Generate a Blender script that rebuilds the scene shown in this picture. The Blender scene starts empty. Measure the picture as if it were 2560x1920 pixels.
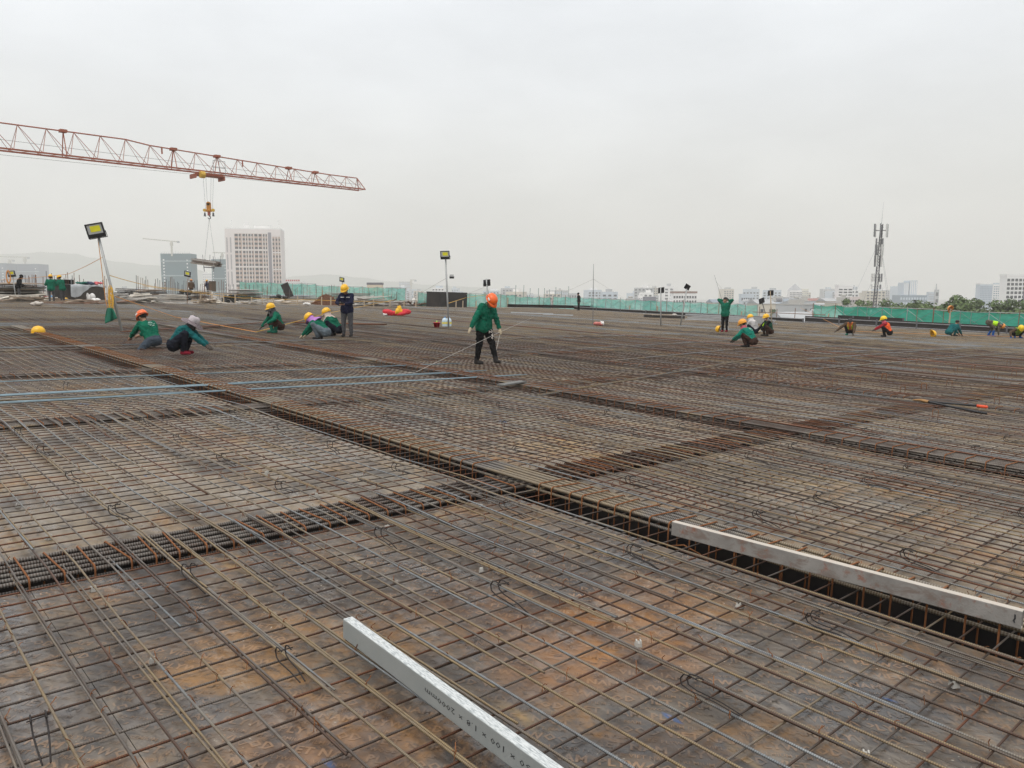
import bpy, bmesh, math, random
import numpy as np
from mathutils import Vector, Matrix, noise as mnoise, Quaternion
from mathutils.bvhtree import BVHTree
R = math.radians
rng = random.Random(7)
scene = bpy.context.scene
COL = scene.collection

# ------------------------------------------------------------------ camera
CAM_H = 1.8
FPX = 1944.0                       # focal length of the photograph in its own pixels (2560 wide)
PITCH = R(6.46)
cam_data = bpy.data.cameras.new('camera')
cam_data.sensor_width = 36.0
cam_data.lens = FPX / 2560.0 * 36.0
cam_data.clip_start = 0.05
cam_data.clip_end = 20000.0
cam = bpy.data.objects.new('camera', cam_data)
cam.location = (0, 0, CAM_H)
cam.rotation_euler = (R(90) - PITCH, 0, 0)
COL.objects.link(cam)
scene.camera = cam

# ------------------------------------------------------------------ sky and sun
SUN_EL, SUN_AZ = R(58), R(205)     # azimuth clockwise from +Y
world = bpy.data.worlds.new('World')
scene.world = world
world.use_nodes = True
wn, wl = world.node_tree.nodes, world.node_tree.links
wn.clear()
w_out = wn.new('ShaderNodeOutputWorld')
w_bg = wn.new('ShaderNodeBackground')
w_bg.inputs['Strength'].default_value = 0.1
sky = wn.new('ShaderNodeTexSky')
sky.sky_type = 'NISHITA'
sky.sun_disc = False
sky.sun_elevation = SUN_EL
sky.sun_rotation = SUN_AZ
sky.dust_density = 4.0
sky.air_density = 1.5
tc = wn.new('ShaderNodeTexCoord')
sep = wn.new('ShaderNodeSeparateXYZ')
wl.new(tc.outputs['Generated'], sep.inputs[0])
ramp = wn.new('ShaderNodeValToRGB')       # overcast veil: brighter towards the zenith
cr = ramp.color_ramp
cr.elements[0].position = 0.0
cr.elements[0].color = (0.665, 0.65, 0.605, 1)
cr.elements[1].position = 1.0
cr.elements[1].color = (1.42, 1.41, 1.37, 1)
for p_, c_ in ((0.04, (0.68, 0.667, 0.625)), (0.12, (0.73, 0.735, 0.715)), (0.25, (0.8, 0.825, 0.85)), (0.38, (0.86, 0.895, 0.94))):
    e_ = cr.elements.new(p_)
    e_.color = (*c_, 1)
wl.new(sep.outputs['Z'], ramp.inputs[0])
mp = wn.new('ShaderNodeMapping')
mp.inputs['Scale'].default_value = (1.3, 1.3, 3.2)
wl.new(tc.outputs['Generated'], mp.inputs[0])
wno = wn.new('ShaderNodeTexNoise')
wno.inputs['Scale'].default_value = 2.2
wno.inputs['Detail'].default_value = 5
wno.inputs['Roughness'].default_value = 0.5
wl.new(mp.outputs[0], wno.inputs['Vector'])
wmr = wn.new('ShaderNodeMapRange')
wmr.inputs['From Min'].default_value = 0.3
wmr.inputs['From Max'].default_value = 0.72
wmr.inputs['To Min'].default_value = 10.3
wmr.inputs['To Max'].default_value = 12.7
wl.new(wno.outputs['Fac'], wmr.inputs['Value'])
wsc = wn.new('ShaderNodeVectorMath')
wsc.operation = 'SCALE'
wl.new(ramp.outputs['Color'], wsc.inputs[0])
wl.new(wmr.outputs[0], wsc.inputs['Scale'])
wmix = wn.new('ShaderNodeMix')
wmix.data_type = 'RGBA'
wmix.inputs['Factor'].default_value = 0.93
wl.new(sky.outputs['Color'], wmix.inputs['A'])
wl.new(wsc.outputs[0], wmix.inputs['B'])
wl.new(wmix.outputs['Result'], w_bg.inputs['Color'])
wl.new(w_bg.outputs[0], w_out.inputs['Surface'])

sun_data = bpy.data.lights.new('sun', 'SUN')
sun_data.energy = 1.4
sun_data.angle = R(22)
sun_data.color = (1.0, 0.96, 0.9)
sun = bpy.data.objects.new('sun', sun_data)
sdir = Vector((math.sin(SUN_AZ) * math.cos(SUN_EL), math.cos(SUN_AZ) * math.cos(SUN_EL), math.sin(SUN_EL)))
sun.rotation_euler = sdir.to_track_quat('Z', 'Y').to_euler()
sun.location = (0, 0, 60)
COL.objects.link(sun)

scene.view_settings.view_transform = 'Standard'
scene.view_settings.look = 'None'
scene.view_settings.exposure = 0.0
scene.view_settings.gamma = 1.0
scene.view_settings.use_curve_mapping = False
scene.render.engine = 'CYCLES'
scene.cycles.max_bounces = 8
scene.cycles.diffuse_bounces = 3
scene.cycles.transparent_max_bounces = 12
scene.cycles.volume_bounces = 1
scene.cycles.use_denoising = True
scene.cycles.denoiser = 'OPENIMAGEDENOISE'
scene.cycles.denoising_input_passes = 'RGB_ALBEDO_NORMAL'
scene.cycles.denoising_prefilter = 'NONE'
scene.cycles.use_adaptive_sampling = False

# ------------------------------------------------------------------ geometry of the place
# The slab falls a little to the right (about 2 degrees), so it has its own frame: x = v, y = u, z = height over the boards.
_cp, _sp = math.cos(PITCH), math.sin(PITCH)
def ray(px, py):
    x, y = px - 1280.0, py - 960.0
    return Vector((x, FPX * _cp - y * _sp, -FPX * _sp - y * _cp)).normalized()
DA = ray(-467, 665)
DB = ray(3470, 798)
DN = DB.cross(DA).normalized()
if DN.z < 0: DN = -DN
DB = DA.cross(DN).normalized()
if DB.x < 0: DB = -DB
CAMP = Vector((0, 0, CAM_H))
DO = CAMP - DN * CAM_H
DM = Matrix(((DB.x, DA.x, DN.x, DO.x), (DB.y, DA.y, DN.y, DO.y), (DB.z, DA.z, DN.z, DO.z), (0, 0, 0, 1)))
DMI = DM.inverted()
def deck(px, py, h=0.0):
    """deck coordinates (v, u, h) of the spot seen at a photograph pixel, at height h over the boards"""
    d = ray(px, py)
    t = (h - CAM_H) / d.dot(DN)
    q = DMI @ (CAMP + d * t)
    return Vector((q.x, q.y, h))
def W(v, u, h=0.0):
    return DM @ Vector((v, u, h))
def wdeck(px, py, h=0.0):
    return DM @ deck(px, py, h)
def far(px, py, depth):
    """world point at a distance along the view"""
    d = ray(px, py)
    return CAMP + d * (depth / d.y)
def project(p):
    q = Vector(p) - CAMP
    y = q.y * _cp - q.z * _sp
    if y <= 0.05: return None
    dn = -(q.y * _sp + q.z * _cp)
    return 1280 + FPX * q.x / y, 960 + FPX * dn / y, y
def depth_of(p):
    q = Vector(p) - CAMP
    return q.y * _cp - q.z * _sp
def on_u(px, u, h=0.0):
    """v where the line u = const of the slab is seen in column px"""
    lo, hi = -60.0, 160.0
    for _ in range(50):
        m = (lo + hi) / 2
        s = project(W(m, u, h))
        if s is None or s[0] < px: lo = m
        else: hi = m
    return lo
def on_v(px, v, h=0.0):
    lo, hi = -3.0, 200.0
    for _ in range(50):
        m = (lo + hi) / 2
        s = project(W(v, m, h))
        if s is not None and s[0] < px: hi = m
        else: lo = m
    return lo

# ------------------------------------------------------------------ materials
def mat_nodes(name):
    m = bpy.data.materials.new(name)
    m.use_nodes = True
    nt = m.node_tree
    b = nt.nodes['Principled BSDF']
    return m, nt, b
def nd(nt, t, **kw):
    n = nt.nodes.new(t)
    for k, v in kw.items(): setattr(n, k, v)
    return n
def noise_n(nt, vec, scale, detail=4, rough=0.55, dist=0.0):
    n = nd(nt, 'ShaderNodeTexNoise')
    n.inputs['Scale'].default_value = scale
    n.inputs['Detail'].default_value = detail
    n.inputs['Roughness'].default_value = rough
    n.inputs['Distortion'].default_value = dist
    if vec is not None: nt.links.new(vec, n.inputs['Vector'])
    return n.outputs['Fac']
def rng_n(nt, val, a, b, c=0.0, d=1.0):
    n = nd(nt, 'ShaderNodeMapRange')
    n.inputs['From Min'].default_value = a
    n.inputs['From Max'].default_value = b
    n.inputs['To Min'].default_value = c
    n.inputs['To Max'].default_value = d
    nt.links.new(val, n.inputs['Value'])
    return n.outputs[0]
def mix_n(nt, fac, a, b, blend='MIX'):
    n = nd(nt, 'ShaderNodeMix', data_type='RGBA', blend_type=blend)
    for k, v in (('Factor', fac), ('A', a), ('B', b)):
        if isinstance(v, (int, float)): n.inputs[k].default_value = v
        elif isinstance(v, tuple): n.inputs[k].default_value = (*v[:3], 1)
        else: nt.links.new(v, n.inputs[k])
    return n.outputs['Result']
def math_n(nt, op, a, b=None):
    n = nd(nt, 'ShaderNodeMath', operation=op)
    for i, v in enumerate((a, b)):
        if v is None: continue
        if isinstance(v, (int, float)): n.inputs[i].default_value = v
        else: nt.links.new(v, n.inputs[i])
    return n.outputs[0]
def mapping(nt, vec, scale=(1, 1, 1), loc=(0, 0, 0), rot=(0, 0, 0)):
    n = nd(nt, 'ShaderNodeMapping')
    n.inputs['Scale'].default_value = scale
    n.inputs['Location'].default_value = loc
    n.inputs['Rotation'].default_value = rot
    nt.links.new(vec, n.inputs['Vector'])
    return n.outputs[0]
def bump(nt, b, h, strength=0.3, dist=0.01):
    n = nd(nt, 'ShaderNodeBump')
    n.inputs['Strength'].default_value = strength
    n.inputs['Distance'].default_value = dist
    nt.links.new(h, n.inputs['Height'])
    nt.links.new(n.outputs[0], b.inputs['Normal'])
MATS = {}
def M(name, col=(0.5, 0.5, 0.5), rough=0.7, metal=0.0, var=0.22, scale=6.0, bumpy=0.0, dirt=None, dirt_amt=0.5, spec=0.4):
    """plain weathered material: base colour broken up by two noises, an optional grime colour"""
    if name in MATS: return MATS[name]
    m, nt, b = mat_nodes(name)
    pos = nd(nt, 'ShaderNodeTexCoord').outputs['Object']
    n1 = noise_n(nt, pos, scale, 5)
    n2 = noise_n(nt, pos, scale * 7.0, 3)
    s = math_n(nt, 'ADD', math_n(nt, 'MULTIPLY', n1, 0.7), math_n(nt, 'MULTIPLY', n2, 0.3))
    lo = tuple(c * (1 - var) for c in col); hi = tuple(min(1, c * (1 + var)) for c in col)
    c = mix_n(nt, rng_n(nt, s, 0.3, 0.7), lo, hi)
    if dirt:
        n3 = noise_n(nt, pos, scale * 0.8, 6, 0.65)
        c = mix_n(nt, rng_n(nt, n3, 0.45, 0.75, 0, dirt_amt), c, dirt)
    nt.links.new(c, b.inputs['Base Color'])
    b.inputs['Roughness'].default_value = rough
    b.inputs['Metallic'].default_value = metal
    b.inputs['Specular IOR Level'].default_value = spec
    if bumpy: bump(nt, b, n2, bumpy, 0.01)
    MATS[name] = m
    return m

def ply_material(name, printed=False):
    m, nt, b = mat_nodes(name)
    pos = nd(nt, 'ShaderNodeNewGeometry').outputs['Position']
    ang = math.atan2(DA.x, DA.y)
    loc = mapping(nt, pos, rot=(0, 0, ang))            # y runs with the A bars
    oi = nd(nt, 'ShaderNodeObjectInfo')
    base = oi.outputs['Color']
    broad = noise_n(nt, loc, 0.55, 5, 0.6)
    mid = noise_n(nt, mapping(nt, loc, (1, 0.55, 1)), 3.1, 6, 0.62, 0.4)
    fine = noise_n(nt, loc, 26.0, 5, 0.7)
    streak = noise_n(nt, mapping(nt, loc, (9, 1.3, 1)), 2.0, 4, 0.6)
    c = mix_n(nt, rng_n(nt, mid, 0.36, 0.66, 0.0, 0.8), mix_n(nt, 1.0, base, (.8, .8, .82), 'MULTIPLY'), mix_n(nt, 0.5, base, (0.235, 0.168, 0.095)))
    c = mix_n(nt, rng_n(nt, streak, 0.5, 0.74, 0.0, 0.5), c, (0.26, 0.215, 0.165))
    rustm = math_n(nt, 'MULTIPLY', rng_n(nt, noise_n(nt, loc, 0.9, 8, 0.72, 0.6), 0.515, 0.62), rng_n(nt, fine, 0.25, 0.6, 0.35, 1.0))
    c = mix_n(nt, math_n(nt, 'MULTIPLY', rustm, 0.85), c, (0.27, 0.135, 0.038))
    # the broad orange rust wash on the boards in the foreground
    for px, py, rad, amt in ((1500, 1580, 0.75, 1.0), (1180, 1500, 0.55, 0.55), (1640, 1480, 0.5, 0.45), (800, 1880, 0.5, 0.6), (1350, 1690, 0.35, 0.5), (1420, 1110, 1.1, 0.55)):
        q = wdeck(px, py)
        g = nd(nt, 'ShaderNodeVectorMath', operation='DISTANCE')
        nt.links.new(pos, g.inputs[0]); g.inputs[1].default_value = q
        fall = rng_n(nt, g.outputs['Value'], rad * 0.15, rad, 1.0, 0.0)
        wobble = rng_n(nt, mid, 0.3, 0.62, 0.0, 1.0)
        c = mix_n(nt, math_n(nt, 'MULTIPLY', math_n(nt, 'MULTIPLY', fall, wobble), min(1.0, amt * 1.1)), c, (0.34, 0.14, 0.032) if py > 1300 else (0.42, 0.24, 0.06))
    scuff = rng_n(nt, noise_n(nt, mapping(nt, loc, (1.0, .45, 1), (5, 2, 0)), 6.5, 9, 0.75, .8), 0.52, 0.60, 0, 0.6)
    c = mix_n(nt, math_n(nt, 'MULTIPLY', scuff, rng_n(nt, broad, .4, .6)), c, (0.34, 0.3, 0.255))
    blot = rng_n(nt, noise_n(nt, mapping(nt, loc, (1.3, .8, 1), (21, 6, 0)), 7.5, 8, 0.72, .6), 0.55, 0.61, 0, 0.62)
    c = mix_n(nt, blot, c, (0.03, 0.026, 0.025))
    yel = rng_n(nt, noise_n(nt, mapping(nt, loc, (1.6, 0.5, 1), (3, 9, 0)), 1.7, 4, 0.6), 0.64, 0.72, 0, 0.55)
    c = mix_n(nt, yel, c, (0.4, 0.25, 0.08))
    dark = rng_n(nt, noise_n(nt, mapping(nt, loc, (1, 0.6, 1), (11, 4, 0)), 1.9, 6, 0.68, 0.5), 0.47, 0.62, 0, 0.72)
    c = mix_n(nt, dark, c, (0.026, 0.022, 0.022))
    spk = rng_n(nt, noise_n(nt, loc, 60, 2, 0.5), 0.7, 0.74, 0, 0.9)
    c = mix_n(nt, math_n(nt, 'MULTIPLY', spk, rng_n(nt, broad, 0.44, 0.56)), c, (0.6, 0.55, 0.46))
    blue = rng_n(nt, noise_n(nt, mapping(nt, loc, (3, 1.0, 1), (31, 17, 0)), 1.5, 2, 0.4), 0.765, 0.78, 0, 0.85)
    c = mix_n(nt, blue, c, (0.04, 0.09, 0.22))
    if printed:
        wear = rng_n(nt, noise_n(nt, loc, 3.2, 7, 0.72), 0.43, 0.6, 0.85, 0.0)
        wear = math_n(nt, 'MULTIPLY', wear, rng_n(nt, fine, 0.3, 0.55, 0.7, 1.0))
        c = mix_n(nt, math_n(nt, 'MULTIPLY', wear, rng_n(nt, broad, .42, .58, .45, 1.0)), c, (0.33, 0.2, 0.115))
    nt.links.new(c, b.inputs['Base Color'])
    rr = math_n(nt, 'ADD', rng_n(nt, mid, 0.38, 0.62, 0.24, 0.5), rng_n(nt, rustm, 0, 1, 0, 0.18))
    nt.links.new(rr, b.inputs['Roughness'])
    b.inputs['Specular IOR Level'].default_value = 0.55
    bump(nt, b, math_n(nt, 'ADD', fine, math_n(nt, 'MULTIPLY', mid, 1.5)), 0.25, 0.004)
    MATS[name] = m
    return m

def bar_material(name, ribs=0.0095, rust_bias=0.0, thick=False):
    """reinforcing steel: attribute tone picks the batch colour, attribute run is the length along the bar"""
    m, nt, b = mat_nodes(name)
    tone = nd(nt, 'ShaderNodeAttribute', attribute_name='tone').outputs['Fac']
    run = nd(nt, 'ShaderNodeAttribute', attribute_name='run').outputs['Fac']
    pos = nd(nt, 'ShaderNodeNewGeometry').outputs['Position']
    n1 = noise_n(nt, pos, 1.1, 4, 0.6)
    n2 = noise_n(nt, pos, 22, 4, 0.6)
    t = math_n(nt, 'ADD', tone, rng_n(nt, n1, 0.3, 0.7, -0.16, 0.16))
    if rust_bias: t = math_n(nt, 'MULTIPLY', t, 1 - rust_bias)
    rp = nd(nt, 'ShaderNodeValToRGB')
    cr = rp.color_ramp
    cr.elements[0].position = 0.0; cr.elements[0].color = (0.16, 0.055, 0.022, 1)
    cr.elements[1].position = 1.0; cr.elements[1].color = (0.32, 0.34, 0.35, 1)
    for p_, c_ in ((0.18, (0.09, 0.04, 0.022)), (0.34, (0.06, 0.042, 0.032)), (0.5, (0.185, 0.165, 0.145)), (0.6, (0.29, 0.21, 0.11)), (0.7, (0.26, 0.2, 0.125)), (0.82, (0.2, 0.22, 0.235))):
        e = cr.elements.new(p_); e.color = (*c_, 1)
    nt.links.new(t, rp.inputs[0])
    c = mix_n(nt, rng_n(nt, n2, 0.45, 0.78, 0, 0.5), rp.outputs['Color'], (0.12, 0.055, 0.028))
    w = math_n(nt, 'SINE', math_n(nt, 'MULTIPLY', run, 2 * math.pi / ribs))
    rib = rng_n(nt, w, -0.4, 0.7)
    if thick: c = mix_n(nt, rib, mix_n(nt, 0.42, c, (0.018, 0.012, 0.009)), mix_n(nt, 0.45, c, (0.25, 0.24, 0.225)))
    else: c = mix_n(nt, rib, mix_n(nt, 0.45, c, (0.03, 0.022, 0.018)), c)
    nt.links.new(c, b.inputs['Base Color'])
    b.inputs['Metallic'].default_value = 0.35
    b.inputs['Roughness'].default_value = 0.46
    bump(nt, b, rib, 0.4, 0.002)
    MATS[name] = m
    return m
BLUEBAR = M('blue_grey_bar', (0.2, 0.275, 0.32), .45, .3, .25, 5)
PLY = ply_material('film_faced_board')
PRINT = ply_material('worn_board_print', True)
BAR = bar_material('mat_bar_steel')
THICK = bar_material('beam_bar_steel', 0.016, thick=True)
THICK_FAR = bar_material('beam_bar_far', 0.016)
RUST = M('rusty_wire', (0.2, 0.078, 0.03), 0.85, 0.1, 0.35, 12, dirt=(0.3, 0.12, 0.03))
WIREDARK = M('dark_bent_bar', (0.025, 0.02, 0.019), 0.6, 0.3, 0.3, 14)

# ------------------------------------------------------------------ mesh helpers
class MB:
    def __init__(self):
        self.v, self.f, self.m, self.t, self.r = [], [], [], [], []
    def add(self, vs, fs, mi=0, tone=0.5, run=None):
        o = len(self.v)
        self.v += [tuple(p) for p in vs]
        self.f += [tuple(i + o for i in f) for f in fs]
        self.m += [mi] * len(fs)
        self.t += [tone] * len(vs)
        self.r += run if run is not None else [0.0] * len(vs)
        return self
    def box(self, c, s, rot=None, mi=0, taper=1.0):
        x, y, z = s[0] / 2, s[1] / 2, s[2] / 2
        P = [Vector(p) for p in ((-x, -y, -z), (x, -y, -z), (x, y, -z), (-x, y, -z), (-x * taper, -y * taper, z), (x * taper, -y * taper, z), (x * taper, y * taper, z), (-x * taper, y * taper, z))]
        if rot is not None: P = [rot @ p for p in P]
        c = Vector(c)
        return self.add([c + p for p in P], [(3, 2, 1, 0), (4, 5, 6, 7), (0, 1, 5, 4), (1, 2, 6, 5), (2, 3, 7, 6), (3, 0, 4, 7)], mi)
    def bar(self, a, b, w, h, mi=0, up=Vector((0, 0, 1))):
        a, b = Vector(a), Vector(b)
        y = (b - a); L = y.length; y.normalize()
        x = y.cross(up)
        if x.length < 1e-4: x = y.cross(Vector((1, 0, 0)))
        x.normalize(); z = x.cross(y)
        return self.box((a + b) / 2, (w, L, h), Matrix((x, y, z)).transposed(), mi)
    def tube(self, pts, r, n=6, mi=0, tone=0.5, cap=True, run0=0.0):
        pts = [Vector(p) for p in pts]
        rs = r if isinstance(r, (list, tuple)) else [r] * len(pts)
        vs, run = [], []
        d0 = None; L = run0; ref = None
        for i, p in enumerate(pts):
            a = pts[max(0, i - 1)]; b = pts[min(len(pts) - 1, i + 1)]
            d = (b - a)
            if d.length < 1e-9: d = Vector((0, 0, 1))
            d.normalize()
            if ref is None:
                ref = d.cross(Vector((0, 0, 1)))
                if ref.length < 0.05: ref = d.cross(Vector((1, 0, 0)))
            ref = (ref - d * ref.dot(d))
            if ref.length < 1e-6: ref = d.orthogonal()
            ref.normalize()
            q = d.cross(ref)
            if i: L += (p - pts[i - 1]).length
            for k in range(n):
                an = 2 * math.pi * k / n
                vs.append(p + (ref * math.cos(an) + q * math.sin(an)) * rs[i]); run.append(L)
        fs = []
        for i in range(len(pts) - 1):
            for k in range(n):
                k2 = (k + 1) % n
                fs.append((i * n + k, i * n + k2, (i + 1) * n + k2, (i + 1) * n + k))
        if cap:
            fs.append(tuple(range(n - 1, -1, -1)))
            fs.append(tuple((len(pts) - 1) * n + k for k in range(n)))
        return self.add(vs, fs, mi, tone, run)
    def ball(self, c, r, n=10, m=6, mi=0, rot=None):
        r = Vector(r) if not isinstance(r, (int, float)) else Vector((r, r, r))
        c = Vector(c)
        vs = [Vector((0, 0, -r.z))]
        for j in range(1, m):
            t = math.pi * j / m - math.pi / 2
            for k in range(n):
                a = 2 * math.pi * k / n
                vs.append(Vector((r.x * math.cos(t) * math.cos(a), r.y * math.cos(t) * math.sin(a), r.z * math.sin(t))))
        vs.append(Vector((0, 0, r.z)))
        if rot is not None: vs = [rot @ p for p in vs]
        fs = [(0, 1 + (k + 1) % n, 1 + k) for k in range(n)]
        for j in range(m - 2):
            for k in range(n):
                a, b = 1 + j * n + k, 1 + j * n + (k + 1) % n
                fs.append((a, b, b + n, a + n))
        o = 1 + (m - 2) * n
        fs += [(o + k, o + (k + 1) % n, len(vs) - 1) for k in range(n)]
        return self.add([c + p for p in vs], fs, mi)
    def lathe(self, prof, n=16, mi=0, a0=0.0, a1=2 * math.pi, mat=None):
        """profile of (radius, z); a full turn or a sector"""
        full = abs(a1 - a0 - 2 * math.pi) < 1e-6
        k_ = n if full else n + 1
        vs = []
        for r, z in prof:
            for k in range(k_):
                a = a0 + (a1 - a0) * k / n
                vs.append(Vector((r * math.cos(a), r * math.sin(a), z)))
        if mat is not None: vs = [mat @ p for p in vs]
        fs = []
        for i in range(len(prof) - 1):
            for k in range(n):
                k2 = (k + 1) % k_
                fs.append((i * k_ + k, i * k_ + k2, (i + 1) * k_ + k2, (i + 1) * k_ + k))
        return self.add(vs, fs, mi)
    def build(self, name, mats, parent=None, smooth=False, attrs=False, matrix=None, kind=None):
        me = bpy.data.meshes.new(name)
        me.from_pydata(self.v, [], self.f)
        mats = mats if isinstance(mats, (list, tuple)) else [mats]
        for m_ in mats: me.materials.append(m_)
        if len(mats) > 1: me.polygons.foreach_set('material_index', self.m)
        if smooth: me.polygons.foreach_set('use_smooth', [True] * len(me.polygons))
        if attrs:
            a = me.attributes.new('tone', 'FLOAT', 'POINT'); a.data.foreach_set('value', self.t)
            a = me.attributes.new('run', 'FLOAT', 'POINT'); a.data.foreach_set('value', self.r)
        me.update()
        return link(name, me, parent, matrix, kind)
def link(name, me, parent=None, matrix=None, kind=None):
    o = bpy.data.objects.new(name, me)
    COL.objects.link(o)
    if parent is not None: o.parent = parent
    if matrix is not None: o.matrix_local = matrix
    if kind: o['kind'] = kind
    return o
def tag(o, label=None, cat=None, group=None, kind=None):
    if label: o['label'] = label
    if cat: o['category'] = cat
    if group: o['group'] = group
    if kind: o['kind'] = kind
    return o
def thing(name, matrix=None, label=None, cat=None, group=None):
    o = bpy.data.objects.new(name, None)
    o.empty_display_size = 0.1
    COL.objects.link(o)
    if matrix is not None: o.matrix_world = matrix
    return tag(o, label, cat, group)
def at(p, rz=0.0, s=1.0):
    return Matrix.Translation(Vector(p)) @ Matrix.Rotation(rz, 4, 'Z') @ Matrix.Scale(s, 4)
def on_deck(v, u, h=0.0, rz=0.0):
    return DM @ Matrix.Translation((v, u, h)) @ Matrix.Rotation(rz, 4, 'Z')
def copy_tree(root, matrix):
    c = root.copy(); COL.objects.link(c); c.matrix_world = matrix
    for ch in list(root.children):
        d = ch.copy(); COL.objects.link(d); d.parent = c
        for g in list(ch.children):
            e = g.copy(); COL.objects.link(e); e.parent = d
    return c
# ================================================================== THE SLAB FORMWORK
U_END, V_END = 57.0, 57.0
A_PITS = [(4.46, 5.08), (9.32, 9.92), (14.80, 15.29), (19.93, 20.40), (25.12, 25.58)]
B_PITS = [(4.98, 5.56), (10.33, 10.86), (15.50, 16.05), (20.75, 21.25)]
def gaps(pits, lo, hi):
    out, x = [], lo
    for a, b in pits:
        out.append((x, a)); x = b
    out.append((x, hi))
    return out
V_BAYS = gaps(A_PITS, -4.0, V_END)
U_BAYS = gaps(B_PITS, -1.5, U_END)
dk = MB()
DEPTH_PIT = 0.62
BACK_U = 92.0
for i, (v0, v1) in enumerate(V_BAYS):
    for j, (u0, u1) in enumerate(U_BAYS):
        c = W((v0 + v1) / 2, (u0 + u1) / 2)
        if depth_of(W(v0, u0)) > 21 or i == len(V_BAYS) - 1 or j == len(U_BAYS) - 1:
            uu1 = BACK_U if j == len(U_BAYS) - 1 else u1
            dk.add([(v0, u0, 0), (v1, u0, 0), (v1, uu1, 0), (v0, uu1, 0)], [(0, 1, 2, 3)])
            dk.add([(v0, u0, -.02), (v1, u0, -.02), (v1, uu1, -.02), (v0, uu1, -.02)], [(3, 2, 1, 0)])
# pit sides and soffits
pt = MB()
for v0, v1 in A_PITS:
    for u0, u1 in U_BAYS:
        pt.box((v0 - 0.010, (u0 + u1) / 2, -DEPTH_PIT / 2 - 0.01), (0.018, u1 - u0, DEPTH_PIT))
        pt.box((v1 + 0.010, (u0 + u1) / 2, -DEPTH_PIT / 2 - 0.01), (0.018, u1 - u0, DEPTH_PIT))
for u0, u1 in B_PITS:
    for v0, v1 in V_BAYS:
        pt.box(((v0 + v1) / 2, u0 - 0.010, -DEPTH_PIT / 2 - 0.01), (v1 - v0, 0.018, DEPTH_PIT))
        pt.box(((v0 + v1) / 2, u1 + 0.010, -DEPTH_PIT / 2 - 0.01), (v1 - v0, 0.018, DEPTH_PIT))
pt.add([(-4, -1.5, -DEPTH_PIT), (V_END, -1.5, -DEPTH_PIT), (V_END, U_END, -DEPTH_PIT), (-4, U_END, -DEPTH_PIT)], [(0, 1, 2, 3)])
BLACKFILM = M('black_film_board', (.022, .02, .02), .6, dirt=(.06, .045, .035), scale=2)
deck_o = dk.build('formwork_deck', PLY, kind='structure')
deck_o.matrix_world = DM
deck_o.color = (0.235, 0.2, 0.155, 1)
pt.build('beam_pit_boards', BLACKFILM, deck_o)
# the storeys below
bb = MB()
bb.box((V_END / 2 - 2, BACK_U / 2 - 1, -10.9), (V_END + 3.6, BACK_U - 1, 19.8))
bo = bb.build('building_block', M('raw_concrete', (0.3, 0.29, 0.27), 0.9, dirt=(0.15, 0.14, 0.13)), kind='structure')
bo.matrix_world = DM

# boards laid in every bay that can be told apart
prng = random.Random(21)
print_big = print_small = None
def text_mesh(body, size, name, mat, extrude=0.0, bold=0.0):
    cu = bpy.data.curves.new(name, 'FONT')
    cu.body = body; cu.size = size; cu.resolution_u = 1; cu.extrude = extrude; cu.offset = bold
    cu.space_character = 1.08
    tmp = bpy.data.objects.new('tmp_text', cu)
    COL.objects.link(tmp)
    dg = bpy.context.evaluated_depsgraph_get()
    me = bpy.data.meshes.new_from_object(tmp.evaluated_get(dg))
    bpy.data.objects.remove(tmp)
    bpy.data.curves.remove(cu)
    me.name = name
    me.materials.clear(); me.materials.append(mat)
    return me
big_me = text_mesh('PLYWOOD VIET NAM', 0.1, 'tmp_big', PRINT, 0, .0032)
small_me = text_mesh('PREMIUM FILM FACED PLYWOOD VIET NAM', 0.05, 'tmp_small', PRINT, 0, .0006)
def text_len(me): return max(v.co.x for v in me.vertices)
def text_arrays(me, length):
    """flat lettering scaled to a length, as arrays"""
    co = np.empty(len(me.vertices) * 3); me.vertices.foreach_get('co', co)
    co = co.reshape(-1, 3)[:, :2] * (length / text_len(me))
    tri = []
    for p in me.polygons:
        q = list(p.vertices)
        tri += [(q[0], q[k], q[k + 1]) for k in range(1, len(q) - 1)]
    return co, np.array(tri)
BIG, SMALL = text_arrays(big_me, 0.68), text_arrays(small_me, 0.68)
PDIR, PUP = np.array((0.64, -0.77)), np.array((0.77, 0.64))     # the film is printed on the slant
def panel_print(dv, du, o):
    """the lettering of one board, cut off at its edges"""
    vs, fs, n = [], [], 0
    ox, oy = prng.uniform(0, .7), prng.uniform(0, .23)
    for r_ in range(-14, 15):
        for k in range(-4, 5):
            for (co, tri), dy in ((BIG, 0.0), (SMALL, -0.052)):
                p = (k * 0.72 + ox + r_ * 0.31 % 0.72) * PDIR + (r_ * 0.123 + oy + dy) * PUP + co[:, :1] * PDIR + co[:, 1:2] * PUP
                ok = (np.abs(p[:, 0]) < dv / 2 - .004) & (np.abs(p[:, 1]) < du / 2 - .004)
                if not ok.any(): continue
                t = tri[ok[tri].all(axis=1)]
                if not len(t): continue
                vs.append(np.column_stack((p, np.full(len(p), .0012)))); fs.append(t + n); n += len(p)
    if not n: return
    me = bpy.data.meshes.new('film_print')
    me.from_pydata(np.concatenate(vs).tolist(), [], np.concatenate(fs).tolist())
    me.materials.append(PRINT)
    q = link('film_print', me, o)
    q.color = o.color
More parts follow.
